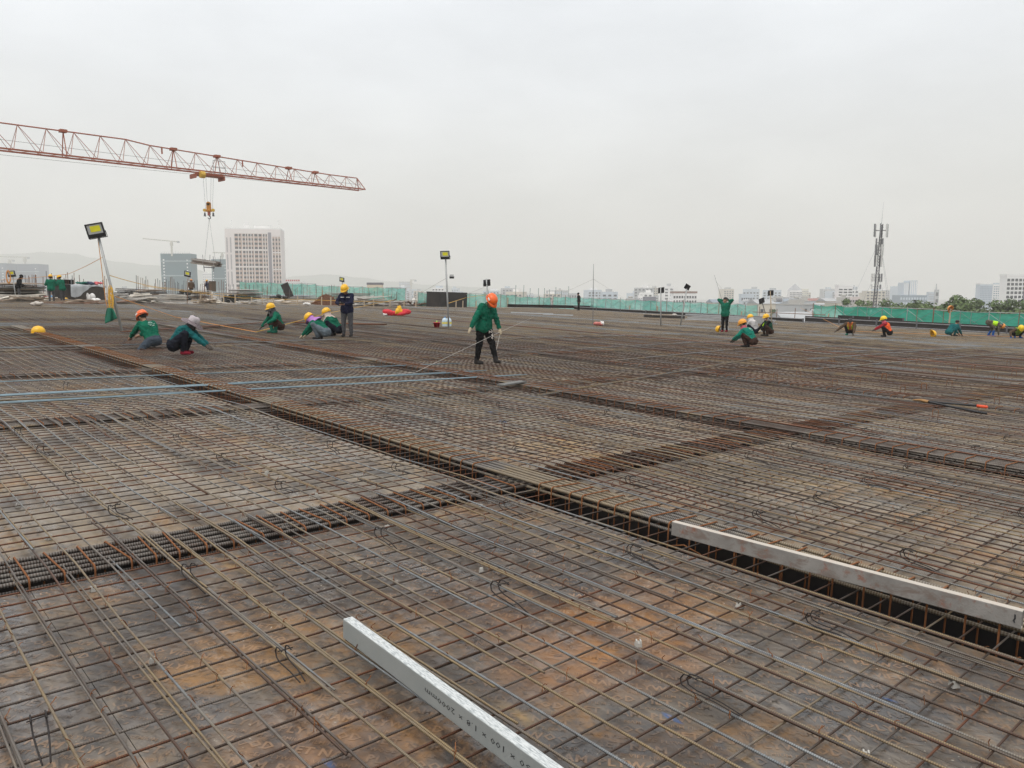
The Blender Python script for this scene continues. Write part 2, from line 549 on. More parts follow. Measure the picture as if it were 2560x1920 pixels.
for i, (v0, v1) in enumerate(V_BAYS[:-1]):
    for j, (u0, u1) in enumerate(U_BAYS[:-1]):
        if depth_of(W(v0, u0)) > 21: continue
        nv = max(1, round((v1 - v0) / 1.22)); nu = max(1, round((u1 - u0) / 2.44))
        a0 = max(v0, -1.6) if i == 0 else v0
        nv = max(1, round((v1 - a0) / 1.22))
        dv, du = (v1 - a0) / nv, (u1 - u0) / nu
        for k in range(nv):
            for l in range(nu):
                cx, cy = a0 + (k + .5) * dv, u0 + (l + .5) * du
                pr = [project(W(cx + sx * dv / 2, cy + sy * du / 2)) for sx in (-1, 1) for sy in (-1, 1)]
                if not any(q and -500 < q[0] < 3060 and q[1] < 2600 for q in pr): continue
                pb = MB()
                z = prng.uniform(-0.0025, 0.0)
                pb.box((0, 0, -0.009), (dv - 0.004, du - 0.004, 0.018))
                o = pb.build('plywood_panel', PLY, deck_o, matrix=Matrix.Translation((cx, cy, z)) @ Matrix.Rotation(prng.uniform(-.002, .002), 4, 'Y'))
                g = prng.uniform(0.8, 1.15)
                w_ = prng.uniform(-0.02, 0.03)
                near = i == 0 and j == 0
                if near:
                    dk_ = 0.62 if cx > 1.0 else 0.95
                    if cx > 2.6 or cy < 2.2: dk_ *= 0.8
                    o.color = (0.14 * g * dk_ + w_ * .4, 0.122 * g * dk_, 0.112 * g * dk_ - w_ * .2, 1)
                else:
                    o.color = (0.25 * g + w_, 0.205 * g, 0.15 * g - w_ * .6, 1)
                if near and cx > -1.2: panel_print(dv, du, o)

# ================================================================== REINFORCEMENT
top_mat = thing('top_rebar_mat', DM, 'upper layer of rebar running towards the viewer over the boards', 'rebar mat')
low_mat = thing('cross_rebar_mat', DM, 'lower layer of brown cross bars lying just above the boards', 'rebar mat')
def pit_bump(x, pits, w=0.5):
    for a, b in pits:
        d = max(a - x, x - b, 0)
        if d < w: return 0.5 + 0.5 * math.cos(math.pi * d / w)
    return 0.0
brng = random.Random(3)
def rod_pts(axis, c, s0, s1, z, n, amp=0.006, tilt=0.0):
    ph, k = brng.uniform(0, 6.3), brng.uniform(0.7, 1.5)
    pts = []
    for i in range(n + 1):
        s = s0 + (s1 - s0) * i / n
        o = c + amp * math.sin(k * s + ph) + tilt * (s - s0)
        zz = z(s) if callable(z) else z
        pts.append((o, s, zz) if axis == 'A' else (s, o, zz))
    return pts
def seen_range(axis, c, lo, hi, margin=420):
    """the stretch of a bar that shows in the picture, with room to each side"""
    s, e = None, None
    n = 160
    for i in range(n + 1):
        t = lo + (hi - lo) * (i / n) ** 1.7
        q = project(W(c, t, .03) if axis == 'A' else W(t, c, .03))
        if q and -margin < q[0] < 2560 + margin and q[1] < 1920 + margin:
            if s is None: s = t
            e = t
    return (s, e) if s is not None and e > s else None
rods = []          # (nearest depth, which mat, points, radius, tone, name)
def band(x, seed): return 0.5 + 0.5 * mnoise.noise(Vector((x * 0.33, seed, 0.0))) * 1.9
v = -2.2
while v < V_END - 0.4:
    v += (0.158 if v < 4.3 else 0.128) + brng.uniform(-0.01, 0.01)
    if any(a + 0.03 < v < b + 0.02 for a, b in A_PITS): continue
    rg = seen_range('A', v, -0.7, U_END - 0.3)
    if not rg: continue
    s0, s1 = max(rg[0] - 0.5, -1.2), min(rg[1] + 1.0, U_END - 0.2)
    x = s0
    first = brng.uniform(3.5, 11.7)
    while x < s1 - 0.3:
        e = min(s1, x + first); first = 11.7
        d = depth_of(W(v, max(x, 0.5)))
        if d < 26:
            tone = brng.choice((0.47, 0.5, 0.52, 0.58, 0.62, 0.66, 0.7, 0.8, 0.85)) if brng.random() > (0.16 if v < 4.4 else 0.66) else brng.uniform(0.06, 0.42)
        else:
            tone = min(0.98, max(0.25, 0.3 + band(v, 3.0) * 0.7 + brng.uniform(-0.14, 0.14)))
        zt = 0.040 + brng.uniform(-0.004, 0.006)
        n = max(3, min(14, int((e - x) / 0.9)))
        pts = rod_pts('A', v, x, e, lambda s, zt=zt: zt + 0.026 * pit_bump(s, B_PITS), n, brng.uniform(0.003, 0.009), brng.uniform(-.0009, .0009))
        rods.append((d, 0, pts, 0.0062, tone, 'rebar'))
        if d < 14 and brng.random() < 0.8:       # a second bar lapped beside the first over part of the run
            a = x + brng.uniform(0, .5) * (e - x); b = min(e, a + brng.uniform(1.2, 4.5))
            off = brng.choice((-1, 1)) * brng.uniform(0.013, 0.022)
            rods.append((d + .1, 0, [(p[0] + off, max(a, min(b, p[1])), p[2] + brng.uniform(-.001, .001)) for p in pts if a - 1.0 < p[1] < b + 1.0] or pts[:2], 0.006, brng.choice((0.5, 0.62, 0.66, 0.82, 0.25)), 'rebar'))
        if e >= s1 - 0.01: break
        x = e - 0.45
# shorter bottom bars that end under the beam cages
v = -1.4
while v < 9.2:
    v += 0.27 + brng.uniform(-0.06, 0.06)
    if any(a - .05 < v < b + .05 for a, b in A_PITS): continue
    for u0, u1 in ((-0.6 if brng.random() < .35 else brng.uniform(2.2, 4.3), 5.22), (brng.uniform(7, 9.5), 10.6)):
        if not seen_range('A', v, u0, u1, 100): continue
        for k in range(2 if brng.random() < .55 else 1):
            rods.append((depth_of(W(v, max(.5, u0))) + .3, 1, rod_pts('A', v + k * .017, u0, u1, 0.0335, 6, .006), 0.0056, brng.choice((.5, .52, .8, .48)), 'rebar'))
u = -0.8
while u < U_END - 0.3:
    u += 0.163 + brng.uniform(-0.008, 0.008)
    if any(a - 0.03 < u < b + 0.03 for a, b in B_PITS): continue
    rg = seen_range('B', u, -2.0, V_END - 0.3)
    if not rg: continue
    s0, s1 = max(-2.2, rg[0] - .6), min(V_END - .2, rg[1] + .8)
    x = s0
    first = brng.uniform(4, 11.7)
    while x < s1 - .3:
        e = min(s1, x + first); first = 11.7
        d = depth_of(W(max(x, 0.2), u))
        tone = brng.choice((0.02, 0.08, 0.16, 0.24, 0.3, 0.34, 0.36, 0.4, 0.5)) if d < 20 else min(.98, max(.2, .3 + band(u, 9.0) * 0.65 + brng.uniform(-.16, .16)))
        n = max(3, min(12, int((e - x) / 1.0)))
        rods.append((d, 1, rod_pts('B', u, x, e, 0.0225, n, brng.uniform(.002, .006), brng.uniform(-.0012, .0012)), 0.0055, tone, 'rebar'))
        if e >= s1 - 0.01: break
        x = e - .45
for which, root in ((0, top_mat), (1, low_mat)):
    mine = sorted((r for r in rods if r[1] == which), key=lambda r: r[0])
    for d, _, pts, r, tone, nm in mine[:290]:
        MB().tube(pts, r, 6 if d < 8 else 5, 0, tone, True, brng.uniform(0, 1)).build('rebar', BAR, root, True, True)
    rest = MB()
    for d, _, pts, r, tone, nm in mine[290:]:
        rest.tube(pts, r, 4, 0, tone, False)
    rest.build('far_rebar', BAR, root, True, True, kind='stuff')
# wire ties where the bars cross
tie = MB()
for d, w_, pts, r, tone, nm in rods:
    if w_ != 0 or d > 11: continue
    pv = pts[0][0]
    for k in range(120):
        uu = -0.6 + 0.163 * (k + brng.uniform(-.1, .1))
        if brng.random() > 0.2 or not (pts[0][1] < uu < pts[-1][1]) or depth_of(W(pv, uu)) > 12: continue
        a = brng.uniform(0, 6.3)
        ca, sa = math.cos(a), math.sin(a)
        tie.tube([(pv - .011, uu - .011, .02), (pv - .004, uu - .004, .049), (pv + .011, uu + .011, .022)], 0.0017, 3, cap=False)
        tie.tube([(pv + .01, uu - .01, .026), (pv, uu, .05), (pv + .012 * ca, uu + .012 * sa, .062), (pv + .022 * ca, uu + .022 * sa, .068 + brng.uniform(-.01, .012))], 0.0022, 3, cap=False)
tie.build('tie_wire', RUST, top_mat, kind='stuff')

# ------------------------------------------------------------------ beam cages in the pits
def cage(axis, c0, c1, s0, s1, zt, nb, rad, label, tone, step=0.185, skip=(), far_limit=24, side_bar=False):
    root = thing('beam_cage', DM, label, 'rebar cage')
    P = (lambda c, s, z: (c, s, z)) if axis == 'A' else (lambda c, s, z: (s, c, z))
    n = max(8, int((s1 - s0) / 1.3))
    rows = [(c0 + .03 + (c1 - c0 - .06) * k / (nb - 1), zt - rad, rad) for k in range(nb)]
    rows += [(c0 + .05 + (c1 - c0 - .1) * k / 2, zt - .075, rad * .9) for k in range(3)]
    rows += [(c0 + .025, -.2, .008), (c1 - .025, -.2, .008)]
    rows += [(c0 + .03 + (c1 - c0 - .06) * k / 3, -.47, rad * .9) for k in range(4)]
    for c, z, r in rows:
        ph = brng.uniform(0, 6)
        pts = [P(c + .004 * math.sin(.9 * (s0 + (s1 - s0) * i / n) + ph), s0 + (s1 - s0) * i / n, z + .003 * math.sin(.7 * i + ph)) for i in range(n + 1)]
        MB().tube(pts, r, 8, 0, tone + brng.uniform(-.08, .08), True, brng.uniform(0, 1)).build('longitudinal_bar', THICK if tone > .47 or 'left foreground' in label else THICK_FAR, root, True, True)
    if side_bar:
        for off in (c1 - .012, c1 - .035):
            MB().tube([P(off, s0 + (s1 - s0) * i / n, zt + .01 + .003 * math.sin(i)) for i in range(n + 1)], .0075, 6, 0, .0).build('side_bar', BAR, root, True, True)
    a, b, zz, zb, q = c0, c1, zt + .006, -.5, .02
    loop = [(a + q, zz), (b - q, zz), (b, zz - q), (b, zb), (a, zb), (a, zz - q), (a + q * .4, zz - q * .3), (a + q * 1.6, zz + .004), (a + q * 2.6, zz - .03)]
    mb = MB().tube([P(c, 0, z) for c, z in loop], .0062, 5)
    me = None
    s = s0 + .1
    while s < s1:
        st = s; s += step * (.78 if axis == 'B' and c0 < 6 and s > 5 else 1) * brng.uniform(.88, 1.12)
        if any(x0 < st < x1 for x0, x1 in skip): continue
        pw = W(*P((c0 + c1) / 2, st, 0))
        if depth_of(pw) > far_limit: continue
        q_ = project(pw)
        if not q_ or not -350 < q_[0] < 2910: continue
        tl = Matrix.Translation(P(0, st, 0)) @ Matrix.Rotation(brng.uniform(-.06, .06), 4, 'Z' if axis == 'A' else 'Z')
        # turn about the cage's own middle
        mid = Vector(P((c0 + c1) / 2, 0, 0))
        mtx = Matrix.Translation(P(0, st, brng.uniform(-.004, .006))) @ Matrix.Translation(mid) @ Matrix.Rotation(brng.uniform(-.09, .09), 4, 'Z') @ Matrix.Translation(-mid)
        if me is None:
            o = mb.build('stirrup', RUST, root, True, matrix=mtx); me = o.data
        else:
            link('stirrup', me, root, mtx)
    return root
skipA = [(p0 + .0, p1 + .1) for p0, p1 in B_PITS]
skipB = [(4.62, 5.15), (9.42, 9.95), (14.9, 15.3), (20.0, 20.4)]
cage('A', 4.70, 5.04, -0.8, 30, .098, 5, .0155, 'beam cage running from the foreground under the dirty concrete-stained tube', .53, skip=skipA)
cage('A', 9.52, 9.88, 0.5, 34, .085, 5, .0135, 'orange rusted beam cage with ladder stirrups nearest the bolt cutter', .44, .2, skip=skipA, side_bar=True)
cage('A', 14.95, 15.25, 1.5, 36, .07, 4, .011, 'thin beam cage beyond the bolt cutter, tied with staple links', .3, .25, skip=skipA, far_limit=20)
cage('A', 20.05, 20.35, 2.5, 38, .06, 4, .011, 'distant dark beam cage in the row of upright staples', .28, .3, skip=skipA, far_limit=8)
cage('A', 25.22, 25.55, 3.5, 40, .075, 5, .014, 'farthest rust brown beam line before the squatting workers', .08, .3, skip=skipA, far_limit=9)
cage('B', 5.03, 5.50, -2.2, 4.95, .044, 6, .0152, 'thick beam cage of grey ribbed bars crossing the left foreground', .36, .17, skip=skipB)
cage('B', 5.03, 5.50, 4.6, 30, .040, 6, .0145, 'rust red beam cage crossing the bays right of the middle junction', .27, .17, skip=skipB)
cage('B', 10.40, 10.80, -1.0, 30, .040, 5, .014, 'second beam cage, crossing behind the nearest bay of boards', .45, .2, skip=skipB)
cage('B', 15.58, 15.98, 0.0, 32, .040, 5, .013, 'third beam cage with a dark gap, under the loose blue grey bars', .42, .2, skip=skipB)
cage('B', 20.80, 21.18, 0.0, 32, .040, 4, .013, 'beam cage lying just in front of the crouching worker in the floral hat', .4, .3, skip=skipB, far_limit=5)

# ------------------------------------------------------------------ bar chairs, upright staples and concrete spacers
def px1(lst, ox, oy, s): return [(ox + x / s, oy + y / s) for x, y in lst]
chair_px = px1([(440, 780), (1090, 545), (875, 435), (1705, 485), (2030, 590), (1360, 665), (1720, 845), (705, 1000), (1155, 1380), (250, 615), (110, 500), (875, 185), (1430, 385), (400, 215)], 0, 880, 2.4578)
chair_px += px1([(390, 735), (1130, 615), (690, 505), (340, 415), (1060, 460), (1390, 415), (1690, 385), (1850, 510), (1025, 340), (290, 1140), (1060, 965), (1830, 810), (1840, 1255), (1020, 1490), (2140, 470), (425, 215)], 830, 880, 2.4578)
chair_px += px1([(520, 660), (790, 600), (945, 915), (1245, 815), (1500, 730), (575, 1025), (1490, 1280), (1910, 605), (2110, 550), (1235, 500), (2200, 1015)], 1660, 880, 2.4578)
chair_px += [(101, 1830), (708, 1652), (2035, 1562), (1724, 1725)]
cm = MB()
for sx in (-.032, .032):
    cm.tube([(sx * .5, -.30, -.02), (sx * .8, -.17, .0), (sx, -.02, .004), (sx, .03, .018), (sx, .048, .052), (sx, .034, .085), (sx, -.005, .094), (sx, -.05, .086)], .0046, 5)
cm.tube([(-.05, -.035, .088), (.05, -.03, .09)], .004, 4)
chair_o = None
for i, (px, py) in enumerate(chair_px):
    p = deck(px, py, .05)
    mtx = on_deck(p.x, p.y, .052, brng.uniform(-.22, .22)) @ Matrix.Rotation(brng.uniform(-.35, .35), 4, 'Y') @ Matrix.Rotation(brng.uniform(-.15, .15), 4, 'X') @ Matrix.Diagonal((brng.uniform(.7, .95), brng.uniform(.65, .9), brng.uniform(.66, .85), 1))
    if chair_o is None:
        chair_o = cm.build('bar_chair', WIREDARK, None, True); o = chair_o
    else:
        o = link('bar_chair', chair_o.data)
    o.matrix_world = mtx
    tag(o, 'black bent bar chair hooked onto the rebar mat', 'bar chair', 'bent bar chairs standing in the rebar mat')
staple_px = px1([(62, 1548), (262, 1530), (1000, 1555), (775, 1580), (575, 1605), (1440, 1500), (1565, 1610), (1345, 1640), (1620, 1480), (500, 1495), (1175, 1440), (740, 1390), (560, 1410), (1970, 1545), (2125, 1520), (1770, 1470), (2080, 1420), (1300, 1420), (340, 1440)], 1920, 500, 3.456)
staple_px += [(2337, 1046), (2491, 1012), (2549, 1003), (2309, 975), (2256, 982), (2210, 948)]
sm = MB().tube([(-.05, 0, -.03), (-.05, 0, .13), (-.04, 0, .14), (.04, 0, .14), (.05, 0, .13), (.05, 0, -.03)], .0048, 5)
st_o = None
for px, py in staple_px:
    p = deck(px, py, .04)
    if st_o is None: st_o = sm.build('staple_chair', RUST, None, True); o = st_o
    else: o = link('staple_chair', st_o.data)
    o.matrix_world = on_deck(p.x, p.y, .035, brng.uniform(-.5, .3) - .7)
    tag(o, 'rusty upright staple of bent bar standing in the right hand mat', 'bar chair', 'upright bar staples')
sp_px = [(233, 1470), (383, 1649), (1202, 1266), (968, 1317), (1444, 1362), (1204, 1423), (1850, 1511), (2386, 1707), (2165, 1882), (1596, 1606), (498, 1287), (791, 1236), (667, 1181), (45, 1262), (122, 1342), (692, 1072), (2260, 1172), (2480, 1130), (1262, 1097)]
sb = MB()
sb.box((0, 0, .0125), (.042, .042, .025), taper=.84)
for sx in (-1, 1): sb.box((sx * .0125, 0, .032), (.011, .036, .014), taper=.75)
sp_o = None
for i, (px, py) in enumerate(sp_px):
    p = deck(px, py, .02)
    if sp_o is None:
        sp_o = sb.build('concrete_spacer', M('pale_mortar', (0.4, 0.385, 0.355), .9, var=.15, scale=40)); o = sp_o
    else: o = link('concrete_spacer', sp_o.data)
    o.matrix_world = on_deck(p.x, p.y, 0.001, brng.uniform(0, 3)) @ Matrix.Rotation(brng.uniform(-.12, .12), 4, 'X') @ Matrix.Scale(brng.uniform(.72, .9), 4)
    tag(o, 'small pale mortar spacer block under the bars', 'spacer', 'mortar spacer blocks on the boards')

# ------------------------------------------------------------------ the two box tubes
def box_tube(a, b, w, h, z0, wall, mat_o, mat_i, name, label, length=None):
    a, b = Vector((a.x, a.y, 0)), Vector((b.x, b.y, 0))
    d = (b - a).normalized()
    L = length or (b - a).length
    rz = math.atan2(-d.x, d.y)
    # local: y runs from a to b; the face seen from the camera is the low-v one
    root = thing(name, DM @ Matrix.Translation((a.x, a.y, z0)) @ Matrix.Rotation(rz, 4, 'Z'), label, 'box tube')
    # low-v side: local +x or -x
    side = 1 if (Matrix.Rotation(rz, 3, 'Z') @ Vector((1, 0, 0))).x < 0 else -1
    cx = -side * w / 2
    m = MB()
    r = .005
    prof = []
    for sx, sz, a0 in ((1, 1, 0), (-1, 1, 90), (-1, -1, 180), (1, -1, 270)):
        for k in range(4):
            an = R(a0 + 30 * k)
            prof.append((cx + sx * (w / 2 - r) + r * math.cos(an), h / 2 + sz * (h / 2 - r) + r * math.sin(an)))
    n = len(prof)
    inner = [(cx + (x - cx) * (1 - 2 * wall / w), h / 2 + (z - h / 2) * (1 - 2 * wall / h)) for x, z in prof]
    vs = [(x, 0, z) for x, z in prof] + [(x, L, z) for x, z in prof] + [(x, 0, z) for x, z in inner] + [(x, L, z) for x, z in inner]
    fs = []
    for k in range(n):
        k2 = (k + 1) % n
        fs += [(k2, k, n + k, n + k2), (2 * n + k, 2 * n + k2, 3 * n + k2, 3 * n + k), (k, k2, 2 * n + k2, 2 * n + k), (n + k2, n + k, 3 * n + k, 3 * n + k2)]
    m.add(vs, fs)
    m.build('tube_wall', mat_o, root)
    return root, side, L
def galv_material():
    m, nt, b = mat_nodes('galvanised_sheet')
    pos = nd(nt, 'ShaderNodeTexCoord').outputs['Object']
    sn = nd(nt, 'ShaderNodeNewGeometry').outputs['Normal']
    n1 = noise_n(nt, mapping(nt, pos, (60, 9, 60)), 3.0, 6, .65)
    n2 = noise_n(nt, pos, 3.0, 4)
    sz = nd(nt, 'ShaderNodeSeparateXYZ'); nt.links.new(nd(nt, 'ShaderNodeTexCoord').outputs['Normal'], sz.inputs[0])
    up = rng_n(nt, sz.outputs['Z'], .5, .9)
    base = mix_n(nt, rng_n(nt, n2, .3, .7), (0.3, 0.325, 0.325), (0.37, 0.39, 0.385))
    scuffed_highlight = mix_n(nt, rng_n(nt, n1, .38, .55), (0.3, 0.33, 0.34), (0.62, 0.64, 0.64))
    c = mix_n(nt, up, base, scuffed_highlight)  # upward faces paler: streaky scuffs, with the highlight on top painted in
    n3 = noise_n(nt, mapping(nt, pos, (3, 14, 3)), 2.4, 5, .6)
    c = mix_n(nt, rng_n(nt, n3, .62, .74, 0, .35), c, (0.4, 0.38, 0.32))
    nt.links.new(c, b.inputs['Base Color'])
    b.inputs['Metallic'].default_value = .35
    nt.links.new(rng_n(nt, n1, .3, .7, .42, .62), b.inputs['Roughness'])
    bump(nt, b, n1, .15, .002)
    return m
def stained_material():
    m, nt, b = mat_nodes('concrete_stained_steel')
    pos = nd(nt, 'ShaderNodeTexCoord').outputs['Object']
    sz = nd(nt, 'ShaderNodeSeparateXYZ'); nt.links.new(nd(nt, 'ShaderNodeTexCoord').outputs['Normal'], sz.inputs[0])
    n1 = noise_n(nt, mapping(nt, pos, (1, .5, 1)), 14.0, 8, .68, .5)
    n2 = noise_n(nt, pos, 5.0, 6, .6)
    n3 = noise_n(nt, pos, 70.0, 3, .6)
    c = mix_n(nt, rng_n(nt, n2, .3, .7), (0.17, 0.158, 0.147), (0.27, 0.255, 0.238))
    c = mix_n(nt, rng_n(nt, n1, .5, .62, 0, .8), c, (0.16, 0.12, 0.1))
    c = mix_n(nt, rng_n(nt, noise_n(nt, pos, 9, 6, .7), .57, .68, 0, .8), c, (0.22, 0.085, 0.05))
    c = mix_n(nt, rng_n(nt, n3, .62, .7, 0, .6), c, (0.13, 0.12, 0.11))
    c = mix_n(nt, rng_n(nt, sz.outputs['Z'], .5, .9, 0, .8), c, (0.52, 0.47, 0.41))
    nt.links.new(c, b.inputs['Base Color'])
    b.inputs['Roughness'].default_value = .85
    bump(nt, b, math_n(nt, 'ADD', n1, n3), .5, .004)
    return m
GALV, STAINED = galv_material(), stained_material()
ta, tb = deck(858, 1547, .152), deck(1367, 1920, .152)
tube1, side1, L1 = box_tube(ta, tb, .052, .100, .052, .0022, GALV, None, 'galvanised_box_tube', 'clean galvanised box tube with printed size, lying on the near bars', 2.35)
INK = M('ink', (0.03, 0.03, 0.032), .7)
stamp = text_mesh('LONG GIANG  50 \u00d7 100 \u00d7 1.8 \u00d7 2000mm', .034, 'stamp_text', INK)
Ls = text_len(stamp)
# reads from the near end to the far end, upside down, on the face towards the camera
fm = Matrix(((0, 0, side1, side1 * .0012), (-1, 0, 0, 1.86), (0, -1, 0, .062), (0, 0, 0, 1)))
link('stamp_text', stamp, tube1, fm @ Matrix.Scale(1.12 / Ls, 4, (1, 0, 0)))
t2a, t2b = deck(1680, 1304, .203), deck(2557, 1529, .203)
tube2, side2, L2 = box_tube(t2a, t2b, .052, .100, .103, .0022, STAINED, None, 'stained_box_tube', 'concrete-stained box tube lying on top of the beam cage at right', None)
mk = MB().tube([(side2 * .001, L2 - .032, .075), (side2 * .001, L2 - .03, .055), (side2 * .001, L2 - .036, .04), (side2 * .001, L2 - .03, .03)], .004, 5)
mk.build('paint_mark', INK, tube2)

# ------------------------------------------------------------------ loose steel lying on the mat
def bundle(px_a, px_b, n, h, tone, label, rad=.0075, spread=.05, name='bar_bundle', extend=0.0, cat='bar bundle'):
    a, b = deck(*px_a, h), deck(*px_b, h)
    d = (b - a); L = d.length; d.normalize()
    a = a - d * extend; L += extend
    rz = math.atan2(-d.x, d.y)
    root = thing(name, DM @ Matrix.Translation((a.x, a.y, h)) @ Matrix.Rotation(rz, 4, 'Z'), label, cat)
    for k in range(n):
        x = (k - (n - 1) / 2) * spread + brng.uniform(-.01, .01)
        x2 = x + brng.uniform(-.06, .06)
        s, e = brng.uniform(0, .8), L - brng.uniform(0, 1.6)
        m = 8
        z = brng.uniform(0, .012)
        pts = [(x + (x2 - x) * i / m + .008 * math.sin(i * 1.3 + k), s + (e - s) * i / m, z) for i in range(m + 1)]
        MB().tube(pts, rad, 5, 0, tone + brng.uniform(-.06, .06)).build('loose_bar', BLUEBAR if tone > .86 else BAR, root, True, True)
    return root
bundle((0, 955), (1168, 908), 2, .075, .95, 'farthest of the pale blue bar bundles, ending before the walking man', .009, extend=1.5)
bundle((0, 989), (1277, 925), 4, .075, .97, 'broad pale blue bundle of loose bars, ending at the walking man boots', .0095, extend=1.5)
bundle((0, 1008), (1330, 937), 2, .075, .95, 'nearest of the pale blue bar bundles across the left bays', .009, extend=1.0)
bundle((0, 1001), (560, 976), 2, .085, .7, 'short pair of brownish loose bars between two blue bundles', .01, extend=1.0)
bundle((0, 870), (1000, 845), 3, .075, .84, 'thin blue grey bars lying behind the kneeling worker', .009, extend=1.5)
bundle((720, 806), (1012, 812), 5, .12, .03, 'rust brown bundle of bars behind the standing man', .03, .07)
bundle((300, 830), (760, 800), 4, .1, .05, 'rust brown bars reaching behind the two hooded workers', .02, .07)
for i, (pa, pb, t) in enumerate((((1280, 1000), (2100, 860), .7), ((1500, 905), (2300, 830), .8), ((1920, 905), (2560, 858), .82), ((2000, 925), (2560, 880), .75), ((1280, 845), (1760, 833), .82), ((1320, 880), (1980, 842), .84), ((2050, 880), (2560, 868), .8))):
    bundle(pa, pb, 2, .06, t, ('long pale loose bar crossing the bays right of the walking man', 'pale loose bar passing in front of the teal squatting worker', 'pale loose bar aimed at the right hand staples', 'lower pale loose bar near the upright staples', 'thin pale bar lying before the dropped red and white bag', 'thin blue bar in the middle of the far mat', 'loose bar in front of the bending worker')[i], .009, .05, 'loose_bar_pair', cat='loose bars')
m = MB()
wa = [deck(1672 + x / 2.4578, 1368 + y / 2.4578, -.05) for x, y in ((0, 0), (90, 20), (190, 45), (260, 95), (330, 120), (400, 160), (470, 205))]
m.tube([(p.x, p.y, -.04 + .03 * math.sin(i * 1.7)) for i, p in enumerate(wa)], .0055, 6)
o = m.build('bent_bar', RUST, None, True); o.matrix_world = DM
tag(o, 'wavy offcut of rusty bar hanging in the dark beam gap', 'bar offcut')
# grey board at the far end of the orange cage
p = deck(1280, 960, .1)
o = MB().box((0, 0, 0), (.16, .8, .025)).build('grey_board', M('bare_board', (.14, .14, .135), .85)); o.matrix_world = on_deck(p.x, p.y, .115, R(-72))
tag(o, 'short grey board lying across the end of the orange cage', 'board')
# bolt cutter
h = .085
P_ = lambda x, y: deck(2200 + x / 6.144, 920 + y / 6.144, h)
tip, piv, e1, g1, e2, g2 = P_(510, 488), P_(745, 520), P_(1490, 582), P_(1655, 602), P_(1520, 680), P_(1640, 698)
bc = thing('bolt_cutter', DM, 'bolt cutter with orange grip lying open on the mat', 'bolt cutter')
BLK = M('black_paint', (.02, .02, .022), .5)
MB().tube([tip, (tip + piv) / 2 + Vector((.01, 0, .012)), piv], [.012, .026, .03], 6).build('jaw', M('jaw_steel', (.36, .2, .08), .6, .3), bc)
MB().tube([piv, (piv + e1) / 2 + Vector((.03, .02, 0)), e1], [.018, .02, .019], 8).build('handle', BLK, bc, True)
MB().tube([piv, (piv + e2) / 2 - Vector((.02, .02, 0)), e2], [.018, .02, .019], 8).build('handle', BLK, bc, True)
MB().tube([e1, g1 - (g1 - e1) * .1, g1], [.026, .027, .018], 10).build('grip', M('orange_rubber', (.75, .09, .03), .5), bc, True)
MB().tube([e2, g2], [.02, .018], 8).build('grip', BLK, bc, True)
# ================================================================== THE CITY AND THE AIR
GZ = -20.0
def earth():
    m = MB()
    n = 40
    m.add([(-5200, -600, GZ), (5200, -600, GZ), (5200, 4700, GZ), (-5200, 4700, GZ)], [(0, 1, 2, 3)])
    return m.build('city_ground', M('city_ground_mix', (.17, .17, .16), .95, var=.5, scale=.02), kind='structure')
earth()
def ridge(px_y, depth, name, col):
    m = MB()
    top = []
    for i in range(len(px_y) - 1):
        (x0, y0), (x1, y1) = px_y[i], px_y[i + 1]
        for k in range(8):
            t = k / 8
            top.append((x0 + (x1 - x0) * t, y0 + (y1 - y0) * (t * t * (3 - 2 * t)) + 1.6 * mnoise.noise(Vector((x0 * .01 + t * 2.3, depth, 0)))))
    top.append(px_y[-1])
    vs = []
    for x, y in top:
        p = far(x, y, depth)
        vs += [(p.x * .86, p.y - 420, GZ - 1), (p.x * .93, p.y - 170, max(GZ, p.z * .55)), tuple(p), (p.x * 1.05, p.y + 300, GZ - 1)]
    n = len(top)
    fs = []
    for i in range(n - 1):
        for k in range(3):
            a = i * 4 + k
            fs.append((a, a + 4, a + 5, a + 1))
    m.add(vs, fs)
    return m.build(name, col, None, True, kind='structure')
HILL = M('wooded_hill', (.07, .1, .06), .95, var=.4, scale=.01)
ridge([(-700, 690), (-300, 660), (-60, 640), (40, 634), (110, 630), (180, 634), (235, 645), (300, 655), (380, 663), (470, 672), (560, 690), (640, 712), (760, 742)], 3900, 'mountain_ridge', HILL)
ridge([(560, 742), (660, 708), (740, 690), (820, 686), (900, 694), (980, 704), (1080, 712), (1180, 718), (1280, 728), (1420, 745)], 4200, 'mountain_ridge', HILL)

hz = MB().box((0, 2040, 101), (10200, 5060, 244))
hm, hnt, hb = mat_nodes('thin_haze')
hnt.nodes.remove(hb)
hv = nd(hnt, 'ShaderNodeVolumePrincipled')
hv.inputs['Color'].default_value = (1, .985, .95, 1)
hv.inputs['Density'].default_value = .00047
hv.inputs['Anisotropy'].default_value = .35
hnt.links.new(hv.outputs[0], hnt.nodes['Material Output'].inputs['Volume'])
hm.cycles.homogeneous_volume = True if hasattr(hm.cycles, 'homogeneous_volume') else False
hz.build('haze', hm, kind='stuff')

